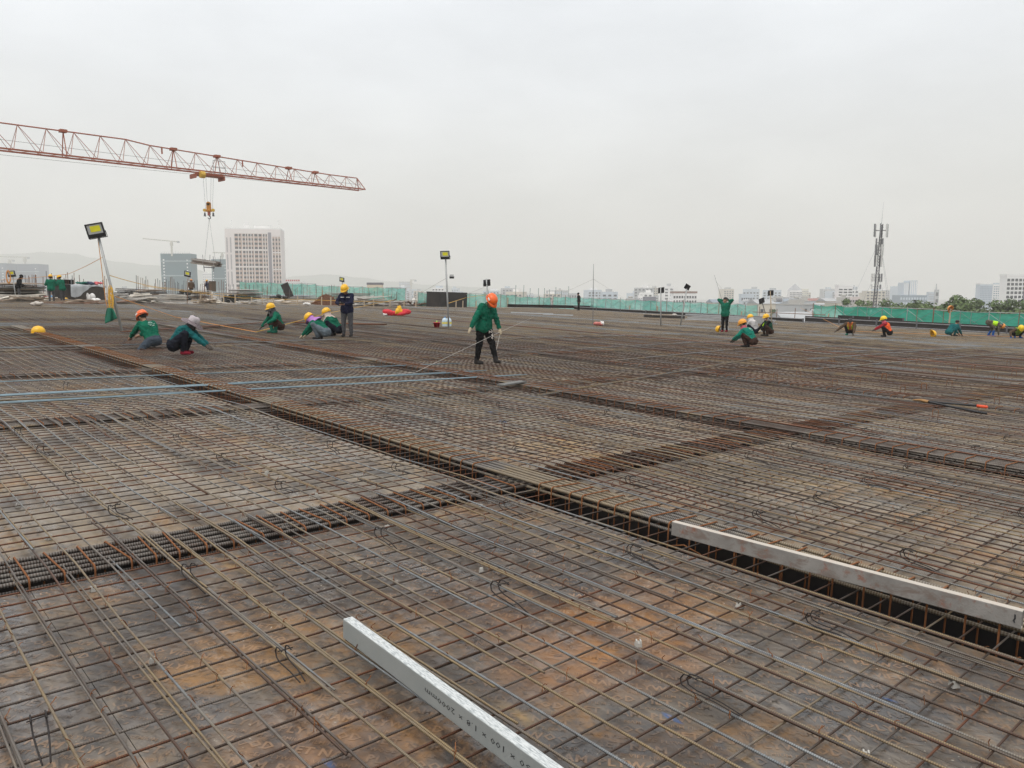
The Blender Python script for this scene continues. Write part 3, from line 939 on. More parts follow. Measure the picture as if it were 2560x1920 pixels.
WHITE_WALL = M('white_render', (.8, .79, .78), .8, var=.06, scale=.05)
PINK_WALL = M('pinkish_panel', (.5, .36, .3), .85, var=.08, scale=.1)
GREY_WALL = M('grey_render', (.42, .43, .44), .85, var=.1, scale=.05)
PALE_WALL = M('pale_blue_cladding', (.5, .56, .62), .6, var=.08, scale=.05)
DARKGLASS = M('window_glass', (.035, .045, .055), .25, 0, .25, .3, spec=.6)
BLUEGLASS = M('blue_glass', (.2, .27, .34), .25, 0, .15, .1, spec=.6)
SCREEN = M('green_scaffold_mesh', (.035, .11, .14), .9, var=.15, scale=.05)
SCREEN2 = M('grey_scaffold_mesh', (.07, .11, .175), .9, var=.15, scale=.05)
ROOF_RED = M('red_tin_roof', (.26, .1, .085), .75, var=.2, scale=.2)
ROOF_GREY = M('grey_tin_roof', (.36, .37, .38), .7, var=.2, scale=.2)
CRANE_PALE = M('pale_crane_steel', (.5, .48, .42), .7)

class Facade:
    """a block with one corner towards the street: local x along the front, y into the block"""
    def __init__(self, name, px0, px1, depth, top_py, label, cat, wall, side=.45, yaw=0.0, group=None):
        a, b = far(px0, 740, depth), far(px1, 740, depth)
        self.w = (b - a).length
        self.h = far((px0 + px1) / 2, top_py, depth).z - GZ
        self.root = thing(name, Matrix.Translation((a.x, a.y, GZ)) @ Matrix.Rotation(yaw, 4, 'Z'), label, cat, group)
        self.wall, self.d = wall, self.w * side
        self.win = {}
    def body(self, x0, x1, z0, z1, y0=0.0, d=None, mat=None, name='wall', nx=0):
        d = d or self.d
        return MB().box(((x0 + x1) / 2, y0 + d / 2, (z0 + z1) / 2), (x1 - x0, d, z1 - z0)).build(name, mat or self.wall, self.root)
    def window(self, x, z, w, h, y=0.0, mat=None, name='window', face='front'):
        key = (round(w, 2), round(h, 2), mat, face)
        if key not in self.win:
            m = MB()
            if face == 'front': m.box((0, 0, 0), (w, .3, h))
            else: m.box((0, 0, 0), (.3, w, h))
            self.win[key] = m.build(name, mat or DARKGLASS, self.root)
            o = self.win[key]
        else: o = link(name, self.win[key].data, self.root)
        o.location = (x, y, z)
        return o

# --- the tall white and pink apartment block
D = 640
TOWER_WALL = M('tower_white', (.72, .67, .65), .85, var=.05, scale=.05)
f = Facade('apartment_tower', 568, 702, D, 572, 'tall white apartment tower with pinkish panels and rows of dark windows', 'tower', TOWER_WALL, .35, R(9))
f.d = 24
Wd, Ht = f.w * 1.0, f.h
f.body(0, Wd, 0, Ht)
lx0, lx1 = Wd * .17, Wd * .755
z_lo = 15.0
nfl = 17
fl = (Ht - 3 - z_lo) / nfl
pan = MB()
for k in range(nfl):
    if k % 4 == 0: pass
pan.box(((lx0 + lx1) / 2, -.02, (z_lo + Ht - 3) / 2), (lx1 - lx0, .16, Ht - 3 - z_lo))
pan.box((Wd * .92, -.02, (z_lo + Ht - 6) / 2), (Wd * .14, .16, Ht - 6 - z_lo))
pan.build('pink_panel', PINK_WALL, f.root)
MB().box((Wd * .80, -.06, (z_lo - 5 + Ht - 2) / 2), (Wd * .055, .3, Ht - z_lo + 2)).build('recess_shade_strip', M('recess_shade_paint', (.24, .22, .25), .9), f.root)  # flat dark strip: the recess is not built, its shade is painted on
rel = [.0, .125, .235, .335, .415, .505, .60, .73, .86, .945]
wid = [.095, .055, .085, .045, .07, .045, .095, .085, .05, .035]
for k in range(nfl):
    z = z_lo + fl * (k + .45)
    for r_, w_ in zip(rel, wid):
        f.window(lx0 + (lx1 - lx0) * (r_ + w_ / 2 + .01), z, (lx1 - lx0) * w_, fl * .5, -.12)
    if k < nfl - 1:
        for r_ in (.865, .922, .976):
            f.window(Wd * r_, z, Wd * .028, fl * .52, -.12)
rb = MB()
for k in range(0, nfl + 1, 4):
    z = z_lo + fl * (nfl - k) - .1
    rb.box(((lx0 + lx1) / 2, -.16, z), (lx1 - lx0 + .2, .3, fl * .32))
    rb.box((Wd * .92, -.16, z - 2.0), (Wd * .145, .3, fl * .3))
for r_ in (-.02, .11, .225, .325, .405, .495, .585, .715, .85, .93):
    rb.box((lx0 + (lx1 - lx0) * (r_ + .012), -.2, (z_lo + Ht - 3) / 2), (.62, .34, Ht - 3 - z_lo))
for r_ in (.845, .895, .949, .995): rb.box((Wd * r_, -.2, (z_lo + Ht - 6) / 2), (.6, .34, Ht - 6 - z_lo))
rb.build('white_rib', TOWER_WALL, f.root)
for xx in (.035, .10):
    for k in range(4):
        f.window(Wd * xx, z_lo + (Ht - 6 - z_lo) * (k + .5) / 4, Wd * .022, (Ht - 6 - z_lo) / 4 * .88, -.12, M('blind_strip', (.4, .37, .38), .8), 'blind_strip')
rt = MB()
rt.box((Wd * .5, f.d / 2, Ht + .5), (Wd, f.d, 1.0))
rt.box((Wd * .62, f.d * .6, Ht + 2.4), (Wd * .26, 8, 2.8))
for xx in (.12, .97, .95): rt.box((Wd * xx, 2, Ht + 4), (.5, .5, 7))
for xx in range(9): rt.box((Wd * (.32 + .012 * xx), 5, Ht + 3.2), (.35, .35, 5))
for xx in range(14): rt.box((Wd * (.52 + .025 * xx), .4, Ht + 2.0), (.25, .25, 2.0))
rt.box((Wd * .69, .4, Ht + 3.0), (Wd * .36, .25, .3))
rt.build('roof', WHITE_WALL, f.root)

def mini_crane(px, py_top, py_base, depth, jib_l, jib_r, tilt, label):
    b, t = far(px, py_base, depth), far(px, py_top, depth)
    s = depth / FPX
    root = thing('tower_crane', Matrix.Translation((b.x, b.y, b.z)), label, 'crane')
    H = t.z - b.z
    MB().box((0, 0, H / 2), (3.2 * s, 3.2 * s, H)).build('mast', CRANE_PALE, root)
    m = MB()
    m.bar((-jib_l * s, 0, H + tilt * jib_l * s), (jib_r * s, 0, H - tilt * jib_r * s), 2.0 * s, 2.2 * s)
    m.build('jib', CRANE_PALE, root)
    MB().box((jib_r * s * .9, 0, H - 2 * s), (6 * s, 2 * s, 4 * s)).build('counterweight', GREY_WALL, root)
    MB().box((0, 0, H - 7 * s), (6 * s, 5 * s, 8 * s)).build('cab', CRANE_PALE, root)
    return root
def wrapped(px0, px1, top, depth, label, mat, bands, yaw=0.0, side=.5):
    f = Facade('unfinished_tower', px0, px1, depth, top, label, 'tower', mat, side, yaw)
    f.body(0, f.w, 0, f.h, name='mesh_wrap')
    for k in range(bands):
        z = 18 + (f.h - 20) * (k + .6) / bands
        MB().box((f.w * .5, -.3, z), (f.w * 1.01, .5, 1.2)).build('scaffold_band', M('pale_band', (.3, .38, .4), .9), f.root)
    n = int(f.w / 2.2)
    m = MB()
    for k in range(n): m.box((f.w * (k + .5) / n, .2, f.h + .9 + .8 * ((k * 7) % 3) / 3), (.25, .25, 2.4))
    m.build('starter_bar', GREY_WALL, f.root, kind='stuff')
    for k in range(14): f.window(f.w * .10, 18 + (f.h - 22) * k / 14, f.w * .05, 1.6, -.15, WHITE_WALL, 'opening')
    for k in range(12): f.window(f.w * .88, 18 + (f.h - 22) * k / 12, f.w * .04, 1.6, -.15, WHITE_WALL, 'opening')
    return f
wrapped(406, 481, 634, 1000, 'unfinished tower wrapped in blue green mesh, left of the hanging load', SCREEN, 3)
wrapped(532, 570, 648, 1050, 'unfinished green mesh tower half hidden behind the white apartment block', SCREEN, 3)
wrapped(24, 103, 660, 1500, 'wide grey blue unfinished block under two faint cranes', SCREEN2, 2)
wrapped(-60, 21, 658, 1450, 'grey blue unfinished block cut by the left edge of the view', SCREEN2, 2)
mini_crane(430, 603, 640, 990, 70, 19, .09, 'distant pale crane above the blue green wrapped tower')
mini_crane(556, 632, 655, 1060, 23, 14, .02, 'small pale crane over the tower beside the white apartment block')
mini_crane(63, 643, 664, 1510, 60, 10, .02, 'faint crane on top of the wide grey blue block')
mini_crane(25, 650, 670, 1510, 4, 11, .0, 'second faint short crane beside the far left blocks')

def block(px0, px1, top, depth, label, wall, cols, rows, wmat=None, yaw=0.0, name='city_building', zlo=None, win=(.62, .5), side=.6, roof=None, crown=0.0, wwid=None):
    f = Facade(name, px0, px1, depth, top, label, 'building', wall, side, yaw)
    f.body(0, f.w, 0, f.h)
    zlo = zlo if zlo is not None else max(2, f.h * .25)
    for r_ in range(rows):
        for c_ in range(cols):
            f.window(f.w * (c_ + .5) / cols, zlo + (f.h - zlo - 1.0) * (r_ + .5) / rows, f.w / cols * win[0], (f.h - zlo - 1.0) / rows * win[1], -.1, wmat)
    if roof is not None:
        m = MB()
        if crown: m.add([(0, 0, f.h), (f.w, 0, f.h), (f.w, f.d, f.h), (0, f.d, f.h), (f.w * .5, f.d * .5, f.h + crown)], [(0, 1, 4), (1, 2, 4), (2, 3, 4), (3, 0, 4)])
        else: m.box((f.w / 2, f.d / 2, f.h + .6), (f.w * 1.04, f.d * 1.04, 1.2))
        m.build('roof', roof, f.root)
    return f
block(508, 532, 682, 1300, 'slim pale housing block between the two green wrapped towers', WHITE_WALL, 5, 11, GREY_WALL)
b_ = block(703, 760, 704, 700, 'low white shop building with red lettering along its roof edge', WHITE_WALL, 4, 1, M('grey_glass', (.2, .24, .3), .3), zlo=14, win=(.5, .8))
for k in range(9): MB().box((b_.w * (.08 + .09 * k), -.3, b_.h + 1.0), (b_.w * .06, .4, 1.4)).build('roof_letter', M('red_sign', (.5, .05, .06), .6), b_.root)
block(998, 1027, 704, 1500, 'grey unfinished block far behind the middle lamp post', GREY_WALL, 7, 7, PALE_WALL)
mini_crane(1028, 700, 722, 1500, 3, 12, .0, 'tiny crane beside the grey unfinished block')
block(1029, 1052, 723, 1400, 'low blue grey block next to the grey unfinished block', PALE_WALL, 5, 3, BLUEGLASS)
block(918, 955, 712, 420, 'cream shop with dark tank roof beyond the mesh strip', M('cream_wall', (.6, .5, .38), .85), 5, 2, roof=M('dark_roof', (.1, .1, .12), .7))
block(965, 1000, 722, 600, 'pale long roof behind the white pipes', PALE_WALL, 6, 2, roof=ROOF_GREY)
block(1367, 1420, 726, 900, 'pale concrete frame building behind the row of scaffold poles', GREY_WALL, 10, 4, PALE_WALL)
block(1422, 1448, 733, 900, 'small grey block beside the pale concrete frame building', GREY_WALL, 4, 3)
block(1683, 1742, 733, 500, 'wide white hotel with a brown roof box behind the two dark lamps', WHITE_WALL, 9, 3, roof=M('brown_roof', (.25, .16, .13), .8), zlo=14)
block(1610, 1640, 742, 360, 'dark grey town house beyond the mesh fence', M('dark_wall', (.2, .2, .23), .85), 4, 3, zlo=12)
block(1596, 1607, 738, 420, 'narrow white town house beyond the mesh fence', WHITE_WALL, 2, 4, zlo=12)
block(1853, 1886, 738, 700, 'pale blue hall with flat overhanging roof beyond the teal worker', PALE_WALL, 6, 3, roof=PALE_WALL)
block(1943, 1955, 746, 500, 'dark narrow office block behind the leaning lamp', M('dark_wall', (.2, .2, .23), .85), 3, 5, zlo=14)
block(1958, 1974, 743, 520, 'grey office block beside the white hotel tower', GREY_WALL, 3, 5, zlo=14)
block(1974, 2005, 726, 560, 'white hotel tower with grid of small square windows and hipped roof', WHITE_WALL, 9, 9, roof=GREY_WALL, crown=5, win=(.5, .45), zlo=12)
block(2003, 2021, 722, 570, 'paler rear wing of the hipped white hotel tower', M('cream_white', (.72, .7, .62), .85), 4, 9, GREY_WALL, zlo=12, win=(.5, .4))
block(2095, 2131, 716, 480, 'white tower with broad window bands standing left of the phone mast', WHITE_WALL, 3, 11, roof=WHITE_WALL, zlo=8, win=(.72, .42))
block(2124, 2151, 742, 380, 'low pinkish white block right behind the phone mast', M('pinkish_wall', (.62, .54, .52), .85), 4, 3, zlo=14)
block(2084, 2093, 733, 700, 'slim grey block left of the white banded tower', GREY_WALL, 3, 6, zlo=10)
f = block(2250, 2318, 738, 750, 'glass podium with two pale towers on top, like a stepped pyramid', M('podium_glass', (.2, .26, .32), .35), 10, 3, PALE_WALL, zlo=8)
s_ = 750 / FPX
for x0, x1, tp in ((14, 26, 706), (28, 47, 701)):
    h_ = far(2250, tp, 750).z - GZ
    MB().box(((x0 + x1) / 2 * s_, 10, (h_ + f.h) / 2), ((x1 - x0) * s_, 12, h_ - f.h)).build('tower_wing', PALE_WALL, f.root)
    for k in range(4):
        MB().box((x0 * s_ + (x1 - x0) * s_ * (k + .5) / 4, 3.9, (h_ + f.h) / 2), ((x1 - x0) * s_ * .1, .2, (h_ - f.h) * .9)).build('window', WHITE_WALL, f.root)
block(2321, 2338, 730, 800, 'faint pale block beside the thin spire', PALE_WALL, 5, 6, GREY_WALL, zlo=10)
f = block(2338, 2347, 724, 760, 'slender spire with a small round platform near its top', GREY_WALL, 1, 3)
MB().tube([(f.w / 2, 2, f.h), (f.w / 2, 2, far(2342, 727, 760).z - GZ), (f.w / 2, 2, far(2342, 709, 760).z - GZ)], [.9, .9, .3], 6).build('spire', GREY_WALL, f.root)
f = block(2449, 2480, 711, 640, 'pale blue twin apartment tower with vertical ribs, left half', PALE_WALL, 8, 14, M('pale_window', (.33, .39, .46), .4), zlo=6, win=(.55, .6), roof=WHITE_WALL)
f = block(2482, 2499, 711, 655, 'narrow white right half of the pale blue twin tower', WHITE_WALL, 3, 13, BLUEGLASS, zlo=6, win=(.6, .45), roof=PALE_WALL)
f = block(2514, 2570, 690, 430, 'big white tower with square dark windows at the right edge', WHITE_WALL, 6, 12, DARKGLASS, yaw=R(-6), zlo=4, win=(.66, .6), roof=WHITE_WALL)
MB().box((f.w * .78, -.25, f.h * .55), (f.w * .10, .5, f.h * .88)).build('grey_strip', M('slate_strip', (.12, .13, .16), .6), f.root)

# --- low houses of the town, each one a thing
hr = random.Random(99)
HOUSE_WALLS = [WHITE_WALL, GREY_WALL, M('cream_wall2', (.55, .5, .42), .85), M('blue_wall', (.42, .46, .5), .85), M('ochre_wall', (.5, .44, .36), .85), PALE_WALL]
ROOFS = [ROOF_GREY, ROOF_RED, M('blue_tin_roof', (.22, .26, .31), .7), M('flat_slab_roof', (.4, .39, .37), .9)]
wall_n = ['white', 'grey', 'cream', 'bluish', 'ochre', 'pale blue']; roof_n = ['grey tin', 'red tin', 'blue tin', 'flat concrete']
n_house = 0
protos = {}
for i in range(296):
    px = hr.choice((hr.uniform(1280, 1700), hr.uniform(1560, 2100), hr.uniform(1900, 2230), hr.uniform(1900, 2120), hr.uniform(1000, 1560), hr.uniform(280, 620)))
    depth = 300 * (950 / 300) ** (hr.random() ** .7)
    p = far(px, 740, depth)
    ww, hh, dd = hr.uniform(4.5, 11), hr.uniform(8, 19.0), hr.uniform(8, 16)
    wi, ri = hr.randrange(6), hr.choice((0, 0, 1, 2, 3, 3, 3))
    root = thing('town_house', Matrix.Translation((p.x, p.y, GZ)) @ Matrix.Rotation(hr.uniform(-.6, .6), 4, 'Z'), f'small {wall_n[wi]} town house under a {roof_n[ri]} roof', 'house', f'{wall_n[wi]} houses with {roof_n[ri]} roofs')
    MB().box((0, 0, hh / 2), (ww, dd, hh)).build('wall', HOUSE_WALLS[wi], root)
    m = MB()
    if ri == 3:
        m.box((0, 0, hh + .2), (ww * 1.05, dd * 1.03, .4)); m.box((ww * .2, 0, hh + 1.4), (ww * .4, dd * .4, 2.2))
        if hr.random() < .5: m.tube([(ww * .2 - 1.2, 0, hh + 3.2), (ww * .2 + 1.2, 0, hh + 3.2)], .6, 6)
    else:
        m.add([(-ww * .53, -dd * .53, hh), (ww * .53, -dd * .53, hh), (ww * .53, dd * .53, hh), (-ww * .53, dd * .53, hh), (-ww * .53, 0, hh + ww * .22), (ww * .53, 0, hh + ww * .22)], [(0, 1, 5, 4), (2, 3, 4, 5), (1, 2, 5), (3, 0, 4), (3, 2, 1, 0)])
    m.build('roof', ROOFS[ri], root)
    for r_ in range(int(hh / 3.4)):
        for c_ in range(max(1, int(ww / 3))):
            if depth > 420 and (r_ < 2): continue
            MB().box((-ww / 2 + ww * (c_ + .5) / max(1, int(ww / 3)), -dd / 2 - .05, 1.8 + 3.4 * r_), (1.3, .25, 1.6)).build('window', DARKGLASS, root)
# hazy middle height blocks along the horizon
for i in range(44):
    px = hr.choice((hr.uniform(1240, 1700), hr.uniform(1240, 1700), hr.uniform(1560, 1960), hr.uniform(1000, 1300), hr.uniform(2010, 2260), hr.uniform(300, 420)))
    depth = hr.uniform(750, 1500)
    p = far(px, 740, depth)
    wi = hr.choice((0, 1, 2, 5, 5))
    ww, hh = hr.uniform(9, 24), 20 + hr.uniform(2, 15) * depth / 1000
    root = thing('mid_rise', Matrix.Translation((p.x, p.y, GZ)) @ Matrix.Rotation(hr.uniform(-.5, .5), 4, 'Z'), f'hazy {wall_n[wi]} mid rise block on the horizon', 'building', f'hazy {wall_n[wi]} blocks along the horizon')
    MB().box((0, 0, hh / 2), (ww, ww * .7, hh)).build('wall', HOUSE_WALLS[wi], root)
    MB().box((ww * hr.uniform(-.2, .2), 0, hh + 1.3), (ww * .35, ww * .4, 2.6)).build('roof', HOUSE_WALLS[hr.choice((0, 1, 5))], root)
    nc = max(2, int(ww / 4)); wme = None
    for r_ in range(3, int(hh / 3.4)):
        for c_ in range(nc):
            o = MB().box((0, 0, 0), (ww / nc * .55, .3, 1.7)).build('window', DARKGLASS, root) if wme is None else link('window', wme, root)
            wme = o.data; o.location = (-ww / 2 + ww * (c_ + .5) / nc, -ww * .35 - .08, 1.8 + 3.4 * r_)
# a big red roof close by
for px, py, w_, d_, c_, lb in ((2085, 800, 26, 14, ROOF_RED, 'long red tin roof just beyond the gap in the mesh fence'), (2000, 786, 14, 10, ROOF_GREY, 'grey flat roof beyond the gap in the mesh fence'), (2060, 779, 7, 8, M('white_tin', (.6, .6, .6), .7), 'white tin roof behind the red tin roof')):
    p = far(px, py, 120)
    root = thing('low_warehouse', Matrix.Translation((p.x, p.y, GZ)), lb, 'building')
    hh = p.z - GZ - 1.2
    MB().box((0, 0, hh / 2), (w_ * .5, d_, hh)).build('wall', GREY_WALL, root)
    MB().add([(-w_ * .27, -d_ * .53, hh), (w_ * .27, -d_ * .53, hh), (w_ * .27, d_ * .53, hh), (-w_ * .27, d_ * .53, hh), (-w_ * .27, 0, hh + 1.6), (w_ * .27, 0, hh + 1.6)], [(0, 1, 5, 4), (2, 3, 4, 5), (1, 2, 5), (3, 0, 4), (3, 2, 1, 0)]).build('roof', c_, root)

# --- trees by the right hand fence
def leaf_material():
    m, nt, b = mat_nodes('leaf')
    a = nd(nt, 'ShaderNodeAttribute', attribute_name='tone').outputs['Fac']
    c = mix_n(nt, a, (.03, .055, .016), (.13, .2, .05))
    nt.links.new(c, b.inputs['Base Color'])
    b.inputs['Roughness'].default_value = .6
    return m
LEAF = leaf_material()
BARK = M('bark', (.1, .08, .06), .9, scale=3)
def tree(px, top_py, half_px, depth, label, lobes, seed, low_py=800):
    r_ = random.Random(seed)
    base = far(px, top_py, depth)
    s = depth / FPX
    H = base.z - GZ
    root = thing('leafy_tree', Matrix.Translation((base.x, base.y, GZ)), label, 'tree')
    Rw = half_px * s * (1.15 if lobes > 15 else 2.1)
    cz = H - (low_py - top_py) * s * .5
    tm = MB()
    tm.tube([(0, 0, 0), (.2, .1, H * .35), (.1, 0, H * .62), (0, 0, H * .85)], [.42, .34, .24, .06], 8)
    lob = []
    V = (low_py - top_py) * s * .95
    n_l = int(lobes * 2.4)
    for k in range(n_l):
        if k == 0: d = Vector((r_.uniform(-.1, .1), 0, 1))
        else: d = Vector((r_.gauss(0, 1), r_.gauss(0, .9), r_.uniform(-.55, 1.0) * 1.2)).normalized()
        rad = min(Rw * r_.uniform(.26, .4), V * .42)
        q = r_.uniform(.55, 1.0)
        c = Vector((d.x * (Rw - rad) * q, d.y * (Rw - rad) * q, H - V + d.z * (V - rad) * (q if k else 1)))
        lob.append((c, rad))
        if k % 2 == 0: tm.tube([(0, 0, H * .4), (c.x * .5, c.y * .5, (H * .45 + c.z) / 2), tuple(c)], [.16, .1, .03], 5)
    tm.build('trunk', BARK, root, True)
    lm = MB()
    for c, rad in lob:
        lobe_tone = r_.uniform(-.12, .12)  # random leaf tone shared by the whole lobe
        for q in range(int(120 + 55 * rad * rad)):
            d = Vector((r_.gauss(0, 1), r_.gauss(0, 1), r_.gauss(0, 1))).normalized()
            rr = rad * (r_.random() ** .35) * (1 + .3 * mnoise.noise(d * 2.3 + c))
            p = c + Vector((d.x * rr, d.y * rr, d.z * rr * .8))
            t = .45 + lobe_tone + r_.uniform(-.35, .35)
            n = (d + Vector((r_.uniform(-.8, .8), r_.uniform(-.8, .8), r_.uniform(-.3, .9)))).normalized()
            x = n.orthogonal().normalized(); y = n.cross(x)
            an = r_.uniform(0, 6.28)
            x, y = x * math.cos(an) + y * math.sin(an), y * math.cos(an) - x * math.sin(an)
            sz = r_.uniform(.16, .36)
            lm.add([p - x * sz, p - y * sz * .6 + n * .05, p + x * sz, p + y * sz * .6], [(0, 1, 2, 3)], 0, min(1, max(0, t)))
    lm.build('crown', LEAF, root, False, True)
    return root
tr = [(2098, 764, 16, 170, 'small rounded tree in front of the white banded tower', 6), (2117, 749, 14, 165, 'small tree left of the phone mast with pale sky gaps', 6), (2146, 752, 14, 160, 'dark little tree just left of the phone mast foot', 6),
      (2170, 752, 18, 150, 'round tree right of the phone mast foot', 7), (2212, 749, 24, 150, 'pair of merged tree crowns below the stepped glass podium', 8), (2250, 756, 22, 145, 'low tree below the left end of the glass podium', 7),
      (2288, 750, 22, 150, 'pointed dark tree in front of the glass podium', 8), (2322, 754, 24, 140, 'low spreading tree left of the great dome shaped tree', 8), (2392, 738, 48, 135, 'great dome shaped tree, the largest crown behind the fence', 20),
      (2440, 746, 18, 150, 'upright dark tree at the right shoulder of the great dome tree', 7), (2492, 750, 22, 140, 'airy tree below the pale twin tower', 8), (2528, 746, 20, 140, 'tall airy tree in front of the big white tower', 8), (2560, 750, 22, 138, 'tree cut by the right edge of the view', 8),
      (1935, 772, 8, 260, 'tiny tree among the town roofs beyond the gap in the fence', 5), (2070, 790, 10, 190, 'small bush like tree near the red roof', 5)]
for k, (px, ty, hp, dp, lb, lo) in enumerate(tr): tree(px, ty - (5 if hp > 12 else 0), hp * (1.25 if 12 < hp < 40 else 1.1), dp, lb, int(lo * 1.5), 50 + k, ty + (76 if hp > 12 else 30))

# --- phone mast
D = 118
b, t = far(2183, 790, D), far(2204, 560, D)
mast = thing('phone_mast', Matrix.Translation(b), 'tall slender lattice phone mast hung with grey antenna panels', 'mast')
STEEL_G = M('galvanised_mast', (.22, .225, .23), .6, .3)
DARK_M = M('dark_mast_steel', (.12, .12, .13), .7, .2)
ax = (t - b); Lm = ax.length; axn = ax.normalized()
ex = Vector((1, 0, 0)) - axn * axn.x; ex.normalize(); ey = axn.cross(ex)
q = .30
leg = [ex * q * math.cos(R(a)) + ey * q * math.sin(R(a)) for a in (90, 210, 330)]
foot = -ax.normalized() * 12
for l in leg: MB().tube([foot + l, l, ax * .55 + l * .9, ax + l * .6], .06, 5).build('mast_leg', DARK_M, mast)
lm = MB()
n = 30
for k in range(n):
    for j in range(3):
        p0, p1 = ax * (k / n) + leg[j] * .9, ax * ((k + 1) / n) + leg[(j + 1) % 3] * .9
        lm.tube([p0, p1], .03, 4); lm.tube([ax * (k / n) + leg[j] * .9, ax * (k / n) + leg[(j + 1) % 3] * .9], .025, 4)
lm.build('lattice', DARK_M, mast, kind='stuff')
for fr, wdt, hgt, nn in ((.93, .95, 1.9, 6), (.60, .5, 1.7, 4), (.72, .6, 1.6, 4), (.80, .5, 1.2, 3), (.42, .75, 1.2, 4), (.32, .6, .7, 2)):
    for k in range(nn):
        a = 2 * math.pi * k / nn + fr * 9
        c = ax * fr + (ex * math.cos(a) + ey * math.sin(a)) * wdt
        MB().box(c, (.2, .15, hgt), Matrix.Rotation(a, 3, 'Z')).build('antenna_panel', STEEL_G if k % 3 else M('pale_panel', (.6, .6, .58), .6), mast)
        MB().tube([ax * fr, c], .03, 4).build('bracket', DARK_M, mast)
MB().tube([ax, ax + axn * 1.2, ax + axn * 3.2], [.03, .015, .006], 5).build('lightning_rod', STEEL_G, mast)
for k, (px, py, fr) in enumerate(((2128, 752, .84), (2220, 752, .84), (2224, 748, .84), (2213, 750, .5), (2160, 745, .5))):
    e = far(px, py, D + (8 if k % 2 else -4)) - b
    MB().tube([ax * fr, e * .98, e + Vector(((e.x - ax.x) * .6, 0, -9))], .014, 4).build('guy_wire', STEEL_G, mast)

# ================================================================== THE NEAR CRANE
JIB = M('red_crane_paint', (.33, .1, .06), .6, .1, .2, 2, dirt=(.28, .14, .06))
CABLE = M('steel_cable', (.3, .3, .3), .6, .3)
d0, d1 = 60.0, 83.0
p0, p1 = far(0, 373, d0), far(905, 475, d1)
jd = (p1 - p0); Lj = jd.length; jd.normalize()
ext = 26.0
start = p0 - jd * ext
L = Lj + ext
crane = thing('tower_crane', Matrix.Translation(start), 'long red lattice crane jib reaching in over the site, with trolley', 'crane')
side = jd.cross(Vector((0, 0, 1))).normalized()
h0, h1 = 1.95, 1.15
def hgt(s): return h0 if s < ext + Lj * .3 else h0 + (h1 - h0) * min(1, max(0, (s - ext - Lj * .12) / (Lj * .75)))
wj = .6
NB = 30
st = [L * k / NB for k in range(NB + 1)]
bl = lambda s, sg: jd * s + side * wj * sg
tp = lambda s: jd * s + Vector((0, 0, hgt(s)))
for sg in (-1, 1):
    MB().bar(bl(0, sg), bl(L, sg), .1, .12).build('bottom_chord', JIB, crane)
MB().tube([tp(s) for s in st[:-1]] + [tp(L - .6)], .055, 6).build('top_chord', JIB, crane)
for k in range(NB):
    a, bb_ = st[k], st[k + 1]
    mid = a + (bb_ - a) * .42
    for sg in (-1, 1):
        MB().tube([tp(a), bl(bb_ - .25 * (bb_ - a), sg)], .022, 4).build('lattice_diagonal', JIB, crane)
        MB().tube([bl(bb_ - .25 * (bb_ - a), sg), tp(min(bb_, L - .6))], .025, 4).build('lattice_upright', JIB, crane)
    MB().tube([bl(a, -1), bl(mid, 1), bl(bb_, -1)], .018, 4).build('floor_lacing', JIB, crane)
for s in (ext + Lj * .135, ext + Lj * .40, ext + Lj * .52, ext + Lj * .74, ext + Lj * .83):
    for sg in (-1, 1): MB().tube([tp(s), bl(s, sg)], .04, 4).build('section_joint', JIB, crane)
    MB().box(tp(s), (.5, .5, .22), jd.to_track_quat('X', 'Z').to_matrix()).build('joint_plate', JIB, crane)
MB().tube([tp(L - .6), bl(L, -1), bl(L, 1), tp(L - .6)], .045, 4).build('jib_tip', JIB, crane)
MB().tube([jd * 0 + Vector((0, 0, .9)), jd * (L * .5) + Vector((0, 0, .7)), jd * L + Vector((0, 0, .5))], .016, 4).build('trolley_rope', CABLE, crane)
MB().tube([jd * 0 + Vector((0, 0, -.55)), jd * (L * .6) + Vector((0, 0, -.35)), jd * (L * .98) + Vector((0, 0, -.1))], .014, 4).build('hoist_rope', CABLE, crane)
for s in (ext + Lj * .37, ext + Lj * .595): MB().tube([tp(s), tp(s) - Vector((0, 0, .55))], .07, 5).build('rope_guide', JIB, crane)
mm = MB()
mast_h = start.z - GZ
for sx in (-.8, .8):
    for sy in (-.8, .8): mm.tube([(sx, sy, -mast_h), (sx, sy, 6)], .12, 5)
for k in range(int(mast_h / 1.6)):
    z = -mast_h + 1.6 * k
    for a_, b_2 in (((-.8, -.8), (.8, -.8)), ((.8, -.8), (.8, .8)), ((.8, .8), (-.8, .8)), ((-.8, .8), (-.8, -.8))): mm.tube([(*a_, z), (*b_2, z + 1.6)], .06, 4)
mm.build('mast', JIB, crane)
